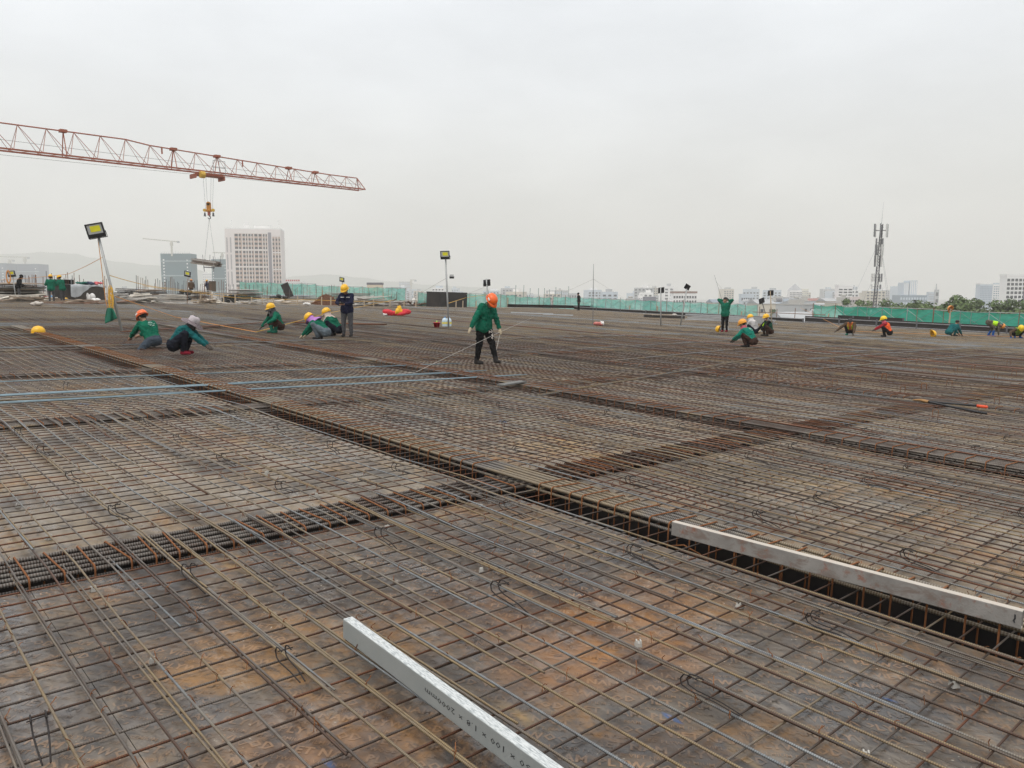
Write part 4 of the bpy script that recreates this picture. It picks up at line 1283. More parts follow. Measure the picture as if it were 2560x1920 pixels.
# trolley where the load hangs
best, ts = 1e9, 0
for k in range(400):
    s = L * k / 400
    q_ = project(start + jd * s)
    if q_ and abs(q_[0] - 519) < best: best, ts = abs(q_[0] - 519), s
tc_ = jd * ts
rotj = jd.to_track_quat('Y', 'Z').to_matrix()
MB().box(tc_ + Vector((0, 0, -.28)), (1.1, 2.5, .12), rotj).box(tc_ + rotj @ Vector((0, -1.3, -.45)), (1.2, .12, .36), rotj).box(tc_ + rotj @ Vector((0, 1.3, -.45)), (1.2, .12, .36), rotj).build('trolley_frame', JIB, crane)
MB().tube([tc_ + rotj @ Vector((.75, -1.0 + .0, -.35)), tc_ + rotj @ Vector((.75, -.6, -.35))], .3, 10).build('rope_drum', M('yellow_machine', (.55, .34, .05), .6), crane)
bk = MB()
for dy in (.2, .75, 1.3):
    bk.tube([tc_ + rotj @ Vector((.8, dy, -.2)), tc_ + rotj @ Vector((.8, dy, 1.0))], .025, 4)
for z in (.4, 1.0): bk.tube([tc_ + rotj @ Vector((.8, .2, z)), tc_ + rotj @ Vector((.8, 1.3, z))], .025, 4)
bk.build('service_basket', CABLE, crane)
tw = start + tc_
td = project(tw)[2]
sc_ = td / FPX
hook_c = tw - Vector((0, 0, (530 - 437) * sc_))
for dx, tx in ((-8, -11), (-3.2, -4), (5, 9), (9, 15)):
    MB().tube([tc_ + Vector((tx * sc_, 0, -.35)), hook_c - start + Vector((dx * sc_, 0, .1 if abs(dx) > 5 else .55))], .012, 4).build('hoist_line', CABLE, crane)
hb_ = thing('hook_block', Matrix.Translation(hook_c), 'orange hook block with cable sheaves hanging under the trolley', 'hook block')
ORM = M('orange_machine', (.52, .22, .035), .55, .1, .25, 3)
MB().box((0, 0, .3), (.34, .26, .66)).tube([(0, .13, .6), (0, -.13, .6)], .17, 12).build('block_body', ORM, hb_)
for sx in (-.38, .38):
    MB().tube([(sx, .08, .02), (sx, -.08, .02)], .14, 12).build('sheave', M('yellow_machine', (.55, .34, .05), .6), hb_)
    MB().box((sx, 0, -.35), (.16, .14, .34), taper=.6).build('weight', DARK_M, hb_)
    MB().bar((sx, 0, 0), (0, 0, -.12), .1, .12).build('arm', ORM, hb_)
MB().box((0, 0, -.3), (.2, .2, .3)).build('swivel', M('reddish_steel', (.3, .1, .08), .6), hb_)
MB().tube([(0, 0, -.42), (.02, 0, -.5), (.12, 0, -.58), (.1, 0, -.7), (0, 0, -.75), (-.1, 0, -.69), (-.11, 0, -.6)], [.05, .05, .05, .05, .045, .035, .015], 8).build('hook', DARK_M, hb_, True)
# sling load of bars
lc = tw - Vector((0, 0, (661 - 437) * sc_)) - Vector((11 * sc_, 0, 0))
load = thing('sling_load', Matrix.Translation(lc) @ Matrix.Rotation(R(-8), 4, 'Z'), 'bundle of grey timbers slung below the crane hook', 'crane load')
TIMB = [M('weathered_timber', (.25, .22, .19), .9, scale=3), M('grey_timber', (.34, .32, .3), .9, scale=3), M('dark_timber', (.14, .11, .09), .9, scale=3)]
LB = 33 * sc_
for k in range(14):
    y, z = (k % 5 - 2) * .14, (k // 5) * .16 - .12
    e = hr.uniform(-.25, .2)
    MB().bar((-LB + e, y, z + .16), (LB + e, y, z - .16), .13, .14).build('timber', TIMB[k % 3], load)
for sx in (-.16, .7):
    c = LB * sx
    z_ = -.16 * sx
    MB().tube([(c, 0, .35 + z_), (c, -.34, .18 + z_), (c, -.34, -.2 + z_), (c, .34, -.2 + z_), (c, .34, .18 + z_), (c, 0, .35 + z_)], .022, 5).build('sling', CABLE, load)
    up_ = hook_c - Vector((0, 0, .72)) - lc
    MB().tube([(c, 0, .33 + z_), Matrix.Rotation(R(8), 3, 'Z') @ up_], .014, 4).build('sling_leg', CABLE, load)
    for dx in (-.3, .3): MB().tube([(c + dx, .3, -.1 + z_), (c + dx * 1.2, .3, .75 + z_)], .02, 4).build('side_pin', DARK_M, load)
MB().bar((-LB * .28, 0, -.35), (LB * .62, 0, -.42), .08, .08).build('cradle_bar', DARK_M, load)
for c in (-LB * .27, LB * .5): MB().tube([(c, 0, -.2), (c + .05, 0, -.75)], .03, 4).build('cradle_leg', DARK_M, load)
# ================================================================== ALONG THE EDGES OF THE SLAB
gr = random.Random(12)
POLE = M('galvanised_pole', (.36, .37, .37), .5, .35, .12, 4)
RUSTPOLE = M('rusty_pole', (.22, .13, .09), .75, .1, .3, 5)
GREENPOLE = M('green_grey_pole', (.2, .27, .25), .7, .1, .25, 4)
WOODPOST = M('pale_wood_post', (.42, .34, .25), .9, .0, .2, 6)
def net_material(name, c0, c1, t0, t1):
    m, nt, b = mat_nodes(name)
    pos = nd(nt, 'ShaderNodeTexCoord').outputs['Object']
    n = noise_n(nt, mapping(nt, pos, (.6, .6, 2.2)), 1.6, 4, .6)
    c = mix_n(nt, rng_n(nt, n, .3, .7), c0, c1)
    c = mix_n(nt, rng_n(nt, noise_n(nt, pos, 2.6, 3), .66, .74, 0, .7), c, (.4, .58, .52))
    df = nd(nt, 'ShaderNodeBsdfDiffuse'); tl = nd(nt, 'ShaderNodeBsdfTranslucent'); tr_ = nd(nt, 'ShaderNodeBsdfTransparent')
    nt.links.new(c, df.inputs['Color']); nt.links.new(c, tl.inputs['Color'])
    m1 = nd(nt, 'ShaderNodeMixShader'); m1.inputs[0].default_value = .55
    nt.links.new(df.outputs[0], m1.inputs[1]); nt.links.new(tl.outputs[0], m1.inputs[2])
    m2 = nd(nt, 'ShaderNodeMixShader')
    nt.links.new(rng_n(nt, noise_n(nt, pos, 1.1, 4, .6),   .3, .7, t0, t1), m2.inputs[0])
    nt.links.new(m1.outputs[0], m2.inputs[1]); nt.links.new(tr_.outputs[0], m2.inputs[2])
    nt.links.new(m2.outputs[0], nt.nodes['Material Output'].inputs['Surface'])
    nt.nodes.remove(b)
    return m
NET = net_material('green_debris_net', (.05, .36, .25), (.09, .5, .38), .1, .25)
NET_PALE = net_material('pale_debris_net', (.16, .55, .45), (.3, .7, .6), .15, .4)
def mesh_fence(a, b, h, label, z0=-.1, bay=1.9, pole=GREENPOLE, net=None):
    """scaffold frames with green net tied behind; a, b are slab coordinates"""
    a, b = Vector((a[0], a[1], 0)), Vector((b[0], b[1], 0))
    d = b - a; L = d.length; d.normalize()
    rz = math.atan2(d.y, d.x)
    root = thing('mesh_fence', DM @ Matrix.Translation((a.x, a.y, z0)) @ Matrix.Rotation(rz, 4, 'Z'), label, 'fence')
    n = max(1, round(L / bay)); w = L / n
    back = .35 if (Matrix.Rotation(rz, 3, 'Z') @ Vector((0, 1, 0))).dot(Vector((1, 1, 0))) > 0 else -.35
    nxt = None
    for k in range(n + 1):
        x = k * w
        pm = gr.choice((pole, pole, RUSTPOLE, POLE))
        MB().tube([(x, 0, -.5), (x + gr.uniform(-.03, .03), 0, h + gr.uniform(-.03, .15))], .028, 5).build('post', pm, root)
        if k < n:
            x2 = x + w
            MB().tube([(x, 0, h * gr.uniform(.95, 1)), (x2, 0, h * gr.uniform(.95, 1))], .022, 4).build('rail', gr.choice((pole, POLE)), root)
            MB().tube([(x + w * .38, 0, -.2), (x + w * .38, 0, h * .98)], .022, 4).build('frame_leg', gr.choice((pole, RUSTPOLE)), root)
            MB().tube([(x, .02, h * .9), (x2, .02, h * .05)], .013, 4).build('brace', gr.choice((pole, POLE, POLE)), root)
            MB().tube([(x, .04, h * .05), (x2, .04, h * .9)], .013, 4).build('brace', gr.choice((pole, POLE)), root)
            m = MB(); nx, nz = 7, 4
            for i in range(nx + 1):
                for j in range(nz + 1):
                    t, s_ = i / nx, j / nz
                    m.v.append((x + w * t, back * .25 + .05 * math.sin(t * 9 + k) * math.sin(s_ * 4), -.3 + (h - .02 + .3 - .10 * math.sin(math.pi * t)) * s_))
                    m.t.append(0); m.r.append(0)
            for i in range(nx):
                for j in range(nz):
                    q = i * (nz + 1) + j
                    m.f.append((q, q + nz + 1, q + nz + 2, q + 1)); m.m.append(0)
            m.build('net', net or NET, root, True)
            if gr.random() < .3:
                pz = gr.uniform(.5, .9) * h
                MB().box((x + w * gr.uniform(.2, .8), -.05, pz / 2 - .1), (.09, .09, pz), Matrix.Rotation(gr.uniform(-.08, .08), 3, 'Y')).build('wood_prop', WOODPOST, root)
    return root
FU, FV = 60.0, 59.0
mesh_fence((on_u(1045, FU), FU), (on_u(1288, FU), FU), 1.3, 'green mesh fence behind the black plywood box and the orange helmet man', .0, net=NET_PALE)
mesh_fence((on_u(1288, FU), FU), (FV, FU), 1.25, 'middle run of green mesh fence beyond the thin steel mast', -.1, net=NET_PALE)
mesh_fence((FV, FU - .3), (FV, on_v(1892, FV)), 1.35, 'green mesh fence ending at the gap with a view of the town', -.1, net=NET_PALE)
mesh_fence((FV, on_v(2030, FV)), (FV, on_v(2330, FV)), 1.45, 'green mesh fence between the gap and the helmet on a post', .0)
mesh_fence((FV, on_v(2330, FV)), (FV, on_v(2620, FV)), 1.4, 'green mesh fence under the great dome tree and the bending worker', .0)
mesh_fence((on_u(600, 82), 82), (on_u(790, 82), 82), 1.5, 'far strip of green mesh behind the brown rust heap', .2, net=NET_PALE)
mesh_fence((on_u(790, 82), 82), (on_u(1014, 82), 82), 1.35, 'far strip of green mesh behind the standing man in the navy vest', .2, net=NET_PALE)
# pipe rail across the gap
rl = thing('pipe_rail', DM, 'rusty pipe handrail across the gap in the mesh fence', 'handrail')
g0, g1 = on_v(1880, FV - .3), on_v(2062, FV - .3)
MB().tube([(FV - .3, g0, .62), (FV - .3, g1, .66)], .03, 6).build('rail', RUSTPOLE, rl)
for k in range(4):
    u_ = g0 + (g1 - g0) * (k + .4) / 4
    MB().tube([(FV - .3, u_, -.3), (FV - .3, u_, (1.1, .95, 1.1, .8)[k])], .03, 6).build('post', RUSTPOLE, rl)

# black edge formwork
def edge_run(v, us, h, rails, label, name='edge_formwork'):
    root = thing(name, DM, label, 'edge formwork')
    for a, b in zip(us[:-1], us[1:]):
        MB().box((v, (a + b) / 2, h / 2), (.04, abs(b - a) - .03, h)).build('edge_panel', BLACKFILM, root)
        for z in rails: MB().box((v - .05, (a + b) / 2, z), (.06, abs(b - a) - .01, .06)).build('waler', M('grey_waler', (.3, .3, .31), .55, .3), root)
        MB().box((v - .06, b, h / 2), (.09, .1, h * 1.05)).build('clamp', DARK_M, root)
    return root
uA, uB, uC = on_v(1600, V_END), on_v(2010, V_END), on_v(2640, V_END)
edge_run(V_END - .1, [54.5 - (54.5 - uB) * k / 8 for k in range(9)], .34, (.05, .31), 'long low black edge formwork below the middle mesh fence')
edge_run(V_END - .1, [uB - .1 - (uB - uC) * k / 6 for k in range(7)], .55, (.1, .44), 'taller black edge formwork with two grey rails behind the far right workers')
edge_run(V_END + .5, [on_v(2085, V_END) - k * 1.2 for k in range(5)], .72, (), 'black upstand board behind the black capped and orange vested workers', 'black_board')
a_ = on_u(1270, 55.2)
bs = thing('black_beam', DM @ Matrix.Translation((a_, 55.2, 0)) @ Matrix.Rotation(R(-5), 4, 'Z'), 'dark steel beam lying at the near end of the black edge formwork', 'steel beam')
MB().box((6.2, .08, .3), (12.4, .05, .26)).build('web', M('brownish_black', (.045, .032, .03), .6), bs)
MB().box((6.2, 0, .42), (12.4, .2, .03)).box((6.2, 0, .16), (12.4, .2, .03)).build('flange', M('brownish_black', (.045, .032, .03), .6), bs)
# grey sections stacked before the formwork
pl = deck(1722, 800); pr = deck(1932, 812)
d_ = (pr - pl); rz_ = math.atan2(d_.y, d_.x)
sec = thing('section_stack', DM @ Matrix.Translation(pl) @ Matrix.Rotation(rz_, 4, 'Z'), 'stack of long pale grey steel sections by the woman with raised arms', 'steel stack')
for j in range(4):
    for k in range(3 - (j > 2)):
        MB().box((d_.length / 2 + gr.uniform(-.4, .4), k * .16 - .1, .07 + j * .115), (d_.length * gr.uniform(.9, 1), .13, .09)).build('section', M('pale_section', (.4, .41, .42), .5, .3, .12, 3), sec)
for x in (.15, .5, .85): MB().box((d_.length * x, .02, .012), (.1, .6, .03)).build('bearer', TIMB[2], sec)
for px, py, ln, lb in ((1330, 786, 3.2, 'grey channel lying near the mast on the far mat'), (1395, 790, 2.2, 'shorter grey channel right of the first one on the far mat'), (1765, 803, 3.0, 'grey channel end sticking out before the section stack')):
    p = deck(px, py)
    o = MB().box((0, 0, .07), (ln, .1, .04)).box((0, .05, .09), (ln, .01, .09)).build('steel_channel', M('pale_section', (.4, .41, .42), .5, .3, .12, 3)); o.matrix_world = on_deck(p.x, p.y, 0, R(-46)); tag(o, lb, 'steel channel')
p = deck(1660, 796)
cr_ = thing('formwork_crate', on_deck(p.x, p.y, 0, R(-42)), 'low black formwork box with a pale bag on it between the dark lamps', 'crate')
MB().box((0, 0, .2), (3.0, .6, .05)).box((-1.5, 0, .12), (.05, .6, .24)).box((1.5, 0, .12), (.05, .6, .24)).box((0, -.3, .12), (3, .05, .24)).build('panel', BLACKFILM, cr_)
MB().bar((-1, -.3, .24), (.9, .2, .34), .1, .05).build('lath', WOODPOST, cr_)
MB().ball((.8, 0, .3), (.2, .14, .1)).build('bag', M('dirty_bag', (.5, .46, .42), .9), cr_)

# ------------------------------------------------------------------ stores on the unfinished part at the back
UB = 57.6
def bdeck(px, py): return deck(px, py)
def stack_of(px0, px1, py, py_top, mats, label, cat='board stack', name='board_stack', n=None, messy=.12, depth_m=1.3, board='board', lean=0.0):
    a, b = bdeck(px0, py), bdeck(px1, py)
    d = b - a; w = d.length; rz = math.atan2(d.y, d.x)
    dist = depth_of(DM @ a)
    H = (py - py_top) * dist / FPX
    n = n or max(3, int(H / .085))
    root = thing(name, DM @ Matrix.Translation((a + b) / 2) @ Matrix.Rotation(rz, 4, 'Z'), label, cat)
    protos_ = {}
    for k in range(n):
        t = (k + .5) / n
        mi = gr.randrange(len(mats))
        if mi not in protos_:
            o = MB().box((0, 0, 0), (w * .94, depth_m, H / n * .62)).build(board, mats[mi], root); protos_[mi] = o
        else: o = link(board, protos_[mi].data, root)
        s_ = gr.uniform(.8, 1.04)
        o.matrix_local = Matrix.Translation((gr.uniform(-1, 1) * messy * w * .4, gr.uniform(-.1, .1), H * t)) @ Matrix.Rotation(gr.uniform(-1, 1) * messy * .5, 4, 'Z') @ Matrix.Rotation(gr.uniform(-1, 1) * messy * .12 + lean, 4, 'Y') @ Matrix.Diagonal((s_, gr.uniform(.8, 1.1), 1, 1))
    return root
def heap_of(px0, px1, py, py_top, mats, label, n=40, cat='timber heap', name='timber_heap', piece='lath', lmax=.75, th=(.07, .15)):
    a, b = bdeck(px0, py), bdeck(px1, py)
    d = b - a; w = d.length; rz = math.atan2(d.y, d.x)
    H = (py - py_top) * depth_of(DM @ a) / FPX
    root = thing(name, DM @ Matrix.Translation((a + b) / 2) @ Matrix.Rotation(rz, 4, 'Z'), label, cat)
    for k in range(n):
        x = gr.uniform(-.5, .5) * w * .8
        z = gr.random() ** 1.3 * H * max(.15, (1 - (2 * x / w) ** 2)) + .03
        l = w * gr.uniform(.2, lmax)
        an, ti = gr.uniform(-.7, .7), gr.uniform(-.14, .14)
        dv = Vector((math.cos(an), math.sin(an), math.sin(ti))) * l / 2
        c = Vector((max(-w / 2 + abs(dv.x), min(w / 2 - abs(dv.x), x)), gr.uniform(-.6, .6), z))
        MB().bar(c - dv, c + dv, gr.uniform(*th) * 1.6, gr.uniform(*th) * .6).build(piece, mats[gr.randrange(len(mats))], root)
    return root
PLYD = M('dark_ply_edge', (.06, .05, .042), .85, scale=3); PLYB = M('brown_ply', (.26, .2, .15), .85, scale=3); PLYG = M('grey_ply', (.46, .44, .41), .85, scale=3); PALEW = M('pale_plank', (.66, .61, .54), .9, scale=3)
stack_of(-30, 92, 752, 706, [PLYD, PLYB, PLYG], 'tall pile of grey and brown sheets at the left edge of the stores', messy=.22, depth_m=2.4)
heap_of(-20, 150, 756, 738, [PLYB, TIMB[0], PALEW], 'loose laths around the sitting worker at the back left', 34)
heap_of(90, 330, 760, 752, [PLYB, RUSTPOLE, TIMB[0]], 'low line of boards and laths in front of the black tool box', 36, lmax=.5)
stack_of(300, 356, 745, 721, [BLACKFILM, PLYD], 'black film boards lying flat right of the tarp covered box', n=7, messy=.1)
heap_of(265, 400, 758, 730, [PALEW, PLYG, TIMB[1]], 'jumble of pale boards right of the leaning lamp', 46)
stack_of(353, 409, 749, 723, [PLYB, PLYG, PLYD], 'neat brown stack of sheets left of the white planks', messy=.1)
stack_of(408, 459, 752, 735, [PALEW, PLYG], 'stack of whitish planks in the middle of the stores', messy=.14)
stack_of(472, 520, 748, 725, [PLYG, PLYB], 'pale topped stack beside the worker in navy', messy=.12)
heap_of(488, 545, 758, 745, [PALEW, PLYB, WOODPOST], 'small heap of offcut blocks in front of the navy worker', 30)
stack_of(583, 642, 750, 723, [PLYD, PLYG], 'dark stack of curved sheets below the white tower', messy=.22)
heap_of(536, 600, 752, 733, [POLE, PLYG, TIMB[0]], 'tangle of grey props left of the dark curved stack', 26, th=(.03, .06))
stack_of(652, 785, 748, 737, [PLYG, M('blue_grey_sheet', (.36, .4, .43), .5, .2)], 'long low stack of blue grey sheets behind the squatting masked worker', messy=.06, depth_m=1.8)
heap_of(600, 800, 760, 750, [PALEW, WOODPOST, PLYG], 'strip of loose pale boards along the slab edge', 40, lmax=.3)
stack_of(832, 920, 750, 732, [M('long_timber', (.4, .33, .27), .9), TIMB[0], PLYG], 'stack of long timbers behind the man in the navy vest', messy=.08)
heap_of(860, 1000, 764, 750, [TIMB[0], TIMB[2], PLYG], 'dark scattered laths right of the man in the navy vest', 40)
heap_of(980, 1110, 764, 752, [TIMB[2], PLYG, RUSTPOLE], 'low dark debris left of the black plywood box', 34)
for k in range(5):
    p, q = bdeck(878, 756 - k * 1.5), bdeck(985, 750 - k * 1.7)
    o = MB().tube([p + Vector((0, 0, .25 + .05 * k)), q + Vector((0, 0, .55 + .05 * k))], .05, 6).build('white_pipe', M('white_pipe_paint', (.62, .6, .55), .5)); o.matrix_world = DM
    tag(o, 'long white pipe laid slanting behind the red bag', 'pipe', 'white pipes behind the red bag')
# rust brown heap of coiled wire
p = bdeck(816, 762)
rh = thing('rust_heap', on_deck(p.x, p.y), 'rust brown heap of tie wire left of the man in the navy vest', 'wire heap')
m = MB()
for k in range(500):
    a = gr.uniform(0, 6.28); q = gr.random() ** .5
    x, y = 1.0 * q * math.cos(a), .9 * q * math.sin(a)
    z = .95 * (1 - q ** 1.5) * gr.uniform(.5, 1) + .04
    d1_ = Vector((gr.uniform(-1, 1), gr.uniform(-1, 1), gr.uniform(-.7, .2))).normalized() * gr.uniform(.1, .3)
    c = Vector((x * 1.05, y, z))
    m.tube([c - d1_, c + Vector((0, 0, .04)), c + d1_], .014, 3, cap=False)
m.build('wire', M('rust_wire', (.2, .085, .04), .9, .0, .4, 5), rh, kind='stuff')
mound = MB().lathe([(1.08, .0), (.9, .2), (.65, .5), (.35, .78), (.02, .9)], 18); mound.build('core', M('rust_wire_core', (.09, .04, .022), .95, 0, .4, 8, .6), rh, True)
for px, py, w_, h_, lb in ((460, 750, 1.0, 1.0, 'bundle of black plastic sheeting beside the white planks'), (696, 752, 1.4, .6, 'low black bundle of nets in front of the blue grey sheets'), (575, 756, 1.3, .55, 'black crumpled net at the foot of the tangle of props')):
    p = bdeck(px, py)
    m = MB()
    for k in range(26):
        m.ball((gr.uniform(-.5, .5) * w_, gr.uniform(-.3, .3), gr.random() ** 1.6 * h_ * .8 + .1), (gr.uniform(.12, .25), gr.uniform(.1, .2), gr.uniform(.08, .16)), 7, 5, 0, Matrix.Rotation(gr.uniform(0, 3), 3, 'X'))
    o = m.build('black_bundle', M('black_plastic', (.025, .027, .027), .5, bumpy=.6), None, False); o.matrix_world = on_deck(p.x, p.y); tag(o, lb, 'bundle')
# black boxes of film board
def ply_box(px0, px1, py, py_top, label, depth_m, open_=False, name='plywood_box', mat=None):
    a, b = bdeck(px0, py), bdeck(px1, py)
    d = b - a; w = d.length; rz = math.atan2(d.y, d.x)
    H = (py - py_top) * depth_of(DM @ a) / FPX
    root = thing(name, DM @ Matrix.Translation(a) @ Matrix.Rotation(rz, 4, 'Z'), label, 'site box')
    t = .03
    if not open_: MB().box((w / 2, 0, H / 2), (w, t, H)).build('front_panel', mat or BLACKFILM, root)
    MB().box((t / 2, depth_m / 2, H / 2), (t, depth_m - .04, H)).build('side_panel', BLACKFILM, root)
    MB().box((w - t / 2, depth_m / 2, H / 2), (t, depth_m - .04, H)).build('side_panel', BLACKFILM, root)
    MB().box((w / 2, depth_m, H / 2), (w, t, H)).build('back_panel', BLACKFILM, root)
    MB().box((w / 2, depth_m / 2, H + t / 2 + .002), (w + .04, depth_m + .06, t)).build('lid', BLACKFILM, root)
    return root, w, H
FILM_PRINTED = M('printed_black_film', (.05, .042, .036), .5, 0, .35, 3, dirt=(.12, .09, .07), dirt_amt=.5)
tb_, w_, H_ = ply_box(187, 263, 755, 714, 'black plywood site box with a grey tarp and clothes on top', 2.2, mat=FILM_PRINTED)
# tarp hanging over the front
m = MB(); nx, nz = 26, 8
for i in range(nx + 1):
    for j in range(nz + 1):
        t, s_ = i / nx, j / nz
        drop = (.42 + .3 * math.sin(t * 6 + .6)) * (1.3 - .95 * t)
        if s_ < .5: y, z = 1.0 - 2 * s_ * 1.12, H_ + .06 + .03 * math.sin(t * 17 + s_ * 6)
        else: y, z = -.06 - .05 * math.sin(t * 31) * (s_ - .5) * 2, H_ + .05 - (s_ - .5) * 2 * drop
        m.v.append((-.3 + (w_ + .35) * t, y, z)); m.t.append(0); m.r.append(0)
for i in range(nx):
    for j in range(nz):
        q = i * (nz + 1) + j; m.f.append((q, q + 1, q + nz + 2, q + nz + 1)); m.m.append(0)
tp_ = m.build('grey_tarp', M('grey_tarp_cloth', (.42, .44, .46), .6, 0, .25, 2), None, True); tp_.matrix_world = tb_.matrix_world.copy(); tag(tp_, 'crumpled grey tarp draped over the black site box', 'tarp')
for x, c, lb in ((.9, (.02, .12, .09), 'dark green shirt lying on the grey tarp'), (1.6, (.04, .05, .09), 'dark blue clothes bundle on the grey tarp'), (2.2, (.55, .12, .13), 'pink red cloth on the right end of the tarp')):
    m = MB()
    for k in range(7): m.ball((x * w_ / 2.6 + gr.uniform(-.25, .25), .3 + gr.uniform(-.2, .2), H_ + .14 + gr.uniform(-.03, .1)), (gr.uniform(.12, .24), .16, gr.uniform(.05, .09)), 8, 5)
    o = m.build('folded_clothes', M('cloth_' + lb.split()[0] + lb.split()[1], c, .9), None, True); o.matrix_world = tb_.matrix_world.copy(); tag(o, lb, 'clothes')
sh, w2, H2 = ply_box(151, 187, 748, 700, 'open black shelf box beside the worker leaning on it', .5, open_=True, name='open_shelf_box')
for x in (.03, w2 * .78, w2 - .05): MB().box((x, -.03, H2 / 2), (.07, .06, H2)).build('frame_post', POLE, sh)
MB().box((w2 / 2, -.02, H2 * .5), (w2, .05, .06)).build('shelf_rail', POLE, sh)
MB().box((w2 / 2, .5, H2 * .5), (w2 - .1, 1.0, .03)).build('shelf', BLACKFILM, sh)
ply_box(1100, 1167, 768, 731, 'black plywood box standing behind the tall middle lamp post', 1.6, mat=BLACKFILM, name='plywood_box')
o = MB().box((0, 0, .95), (.8, .05, 1.5), Matrix.Rotation(R(-24), 3, 'Y')).build('leaning_board', BLACKFILM); p = bdeck(752, 752); o.matrix_world = on_deck(p.x, p.y + 3, 0, R(-42)); tag(o, 'black board tilted up among the stores below the low white shop', 'board')
o = MB().box((0, 0, .85), (.7, .05, 1.0)).build('upright_board', M('brown_board', (.1, .075, .055), .8)); p = bdeck(551, 747); o.matrix_world = on_deck(p.x, p.y + 2, .3, R(-40)); tag(o, 'brown board standing upright right of the navy worker', 'board')
# little things of the stores
def jug(px, py, h, col, label, cap=None, name='water_jug'):
    p = deck(px, py)
    s_ = h * depth_of(DM @ p) / FPX
    root = thing(name, Matrix.Translation(DM @ p), label, 'water jug')
    r_ = s_ * .27
    m = MB().lathe([(.02, 0), (r_ * .9, 0), (r_, s_ * .06), (r_ * .94, s_ * .22), (r_, s_ * .3), (r_ * .94, s_ * .42), (r_, s_ * .5), (r_, s_ * .66), (r_ * .75, s_ * .82), (r_ * .3, s_ * .9), (r_ * .3, s_ * .97), (.01, s_ * .97)], 14)
    m.build('bottle', M('plastic_' + '_'.join(f'{int(c * 100)}' for c in col), col, .25, 0, .1, 5, spec=.5), root, True)
    MB().lathe([(.01, s_), (r_ * .36, s_), (r_ * .36, s_ * .9), (r_ * .3, s_ * .9)], 10).build('cap', M('jug_cap', (.1, .25, .5), .5), root)
    if cap: MB().lathe([(r_ * 1.012, s_ * .32), (r_ * 1.012, s_ * .5)], 14).build('label_band', M('yellow_label', (.7, .6, .12), .6), root)
jug(184, 752, 15, (.08, .25, .55), 'big blue water jug in front of the black site box')
jug(129, 750, 12, (.12, .34, .66), 'small blue water jug beside the red basket')
jug(1112, 818, 26, (.5, .62, .7), 'left of the two clear water jugs at the middle lamp post', True)
jug(1122, 818, 26, (.52, .64, .72), 'right one of the two clear water jugs, touching the middle lamp post', True)
def bucket(px, py, h, col, label, lid=False):
    p = deck(px, py); s_ = h * depth_of(DM @ p) / FPX
    root = thing('bucket', Matrix.Translation(DM @ p), label, 'bucket')
    MB().lathe([(.01, .004), (s_ * .42, .004), (s_ * .55, s_), (s_ * .6, s_ * .98), (s_ * .6, s_ * .92), (s_ * .54, s_ * .9), (s_ * .5, s_ * .85), (s_ * .4, .02), (.01, .02)], 16).build('tub', M('red_plastic', (.5, .015, .03), .4, 0, .12), root, True)
    MB().tube([(s_ * .58 * math.cos(a), .02, s_ * .93 - s_ * .45 * math.sin(a)) for a in [math.pi * k / 10 for k in range(11)]], .008, 4).build('handle', DARK_M, root)
    if lid: MB().ball((0, 0, s_ * 1.12), (s_ * .14, s_ * .1, s_ * .16)).build('cup', M('lime_plastic', (.35, .6, .08), .5), root)
bucket(1092, 821, 15, None, 'red bucket with a lime cup on it near the middle lamp post', True)
bucket(117, 750, 10, None, 'red basket bucket by the sitting worker at the back left')
# crumpled bags
def bag(px, py, w_px, h_px, mats, label, name='bag', seed=1):
    r_ = random.Random(seed)
    p = deck(px, py, .03); s_ = depth_of(DM @ p) / FPX
    root = thing(name, Matrix.Translation(DM @ p), label, 'bag')
    for mi, (mt, x0, x1, hh) in enumerate(mats):
        m = MB()
        for k in range(7):
            t = (k + .5) / 7
            m.ball(((x0 + (x1 - x0) * t) * w_px * s_ / 2, r_.uniform(-.06, .06), hh * h_px * s_ * r_.uniform(.45, .9)), ((x1 - x0) * w_px * s_ * .16, .12 + r_.uniform(0, .05), hh * h_px * s_ * r_.uniform(.4, .6)), 9, 6, 0, Matrix.Rotation(r_.uniform(-.4, .4), 3, 'Y'))
        m.build('cloth_fold', mt, root, True)
    return root
REDB, YELB, WHB = M('red_bag', (.55, .02, .035), .6, 0, .3, 8, bumpy=.5), M('yellow_bag', (.75, .42, .02), .6, 0, .2, 8, bumpy=.5), M('white_bag', (.7, .68, .66), .7, 0, .15, 8, bumpy=.5)
bag(988, 790, 56, 13, [(REDB, -.75, 1.0, .95), (YELB, .1, .55, 1.5), (WHB, -1.0, -.7, .4)], 'red and yellow bag lying on the mat behind the rust brown bars', seed=5)
bag(1498, 815, 22, 10, [(M('pinkish_stripe_bag', (.5, .17, .15), .7, 0, .5, 30), -1, .6, .8), (WHB, .4, 1.0, 1.0)], 'small red and white bag on the far mat beside the thin mast', seed=6)
bag(93, 765, 21, 10, [(M('dirty_bag', (.5, .46, .42), .9), -1, 1, 1.0)], 'dirty pale bag on the mat at the far left', seed=7)
bag(224, 754, 22, 17, [(WHB, -1, .9, 1.0)], 'fat white sack leaning on the black site box', seed=8)
bag(240, 756, 18, 9, [(WHB, -1, 1, .9)], 'flatter white sack right of the fat white sack', seed=9)
bag(767, 764, 13, 5, [(WHB, -1, 1, 1.2)], 'small white bag by the rust brown heap', seed=10)
bag(330, 732, 24, 6, [(WHB, -1, 1, 1.2)], 'white plastic lying on the jumble of pale boards', seed=11)
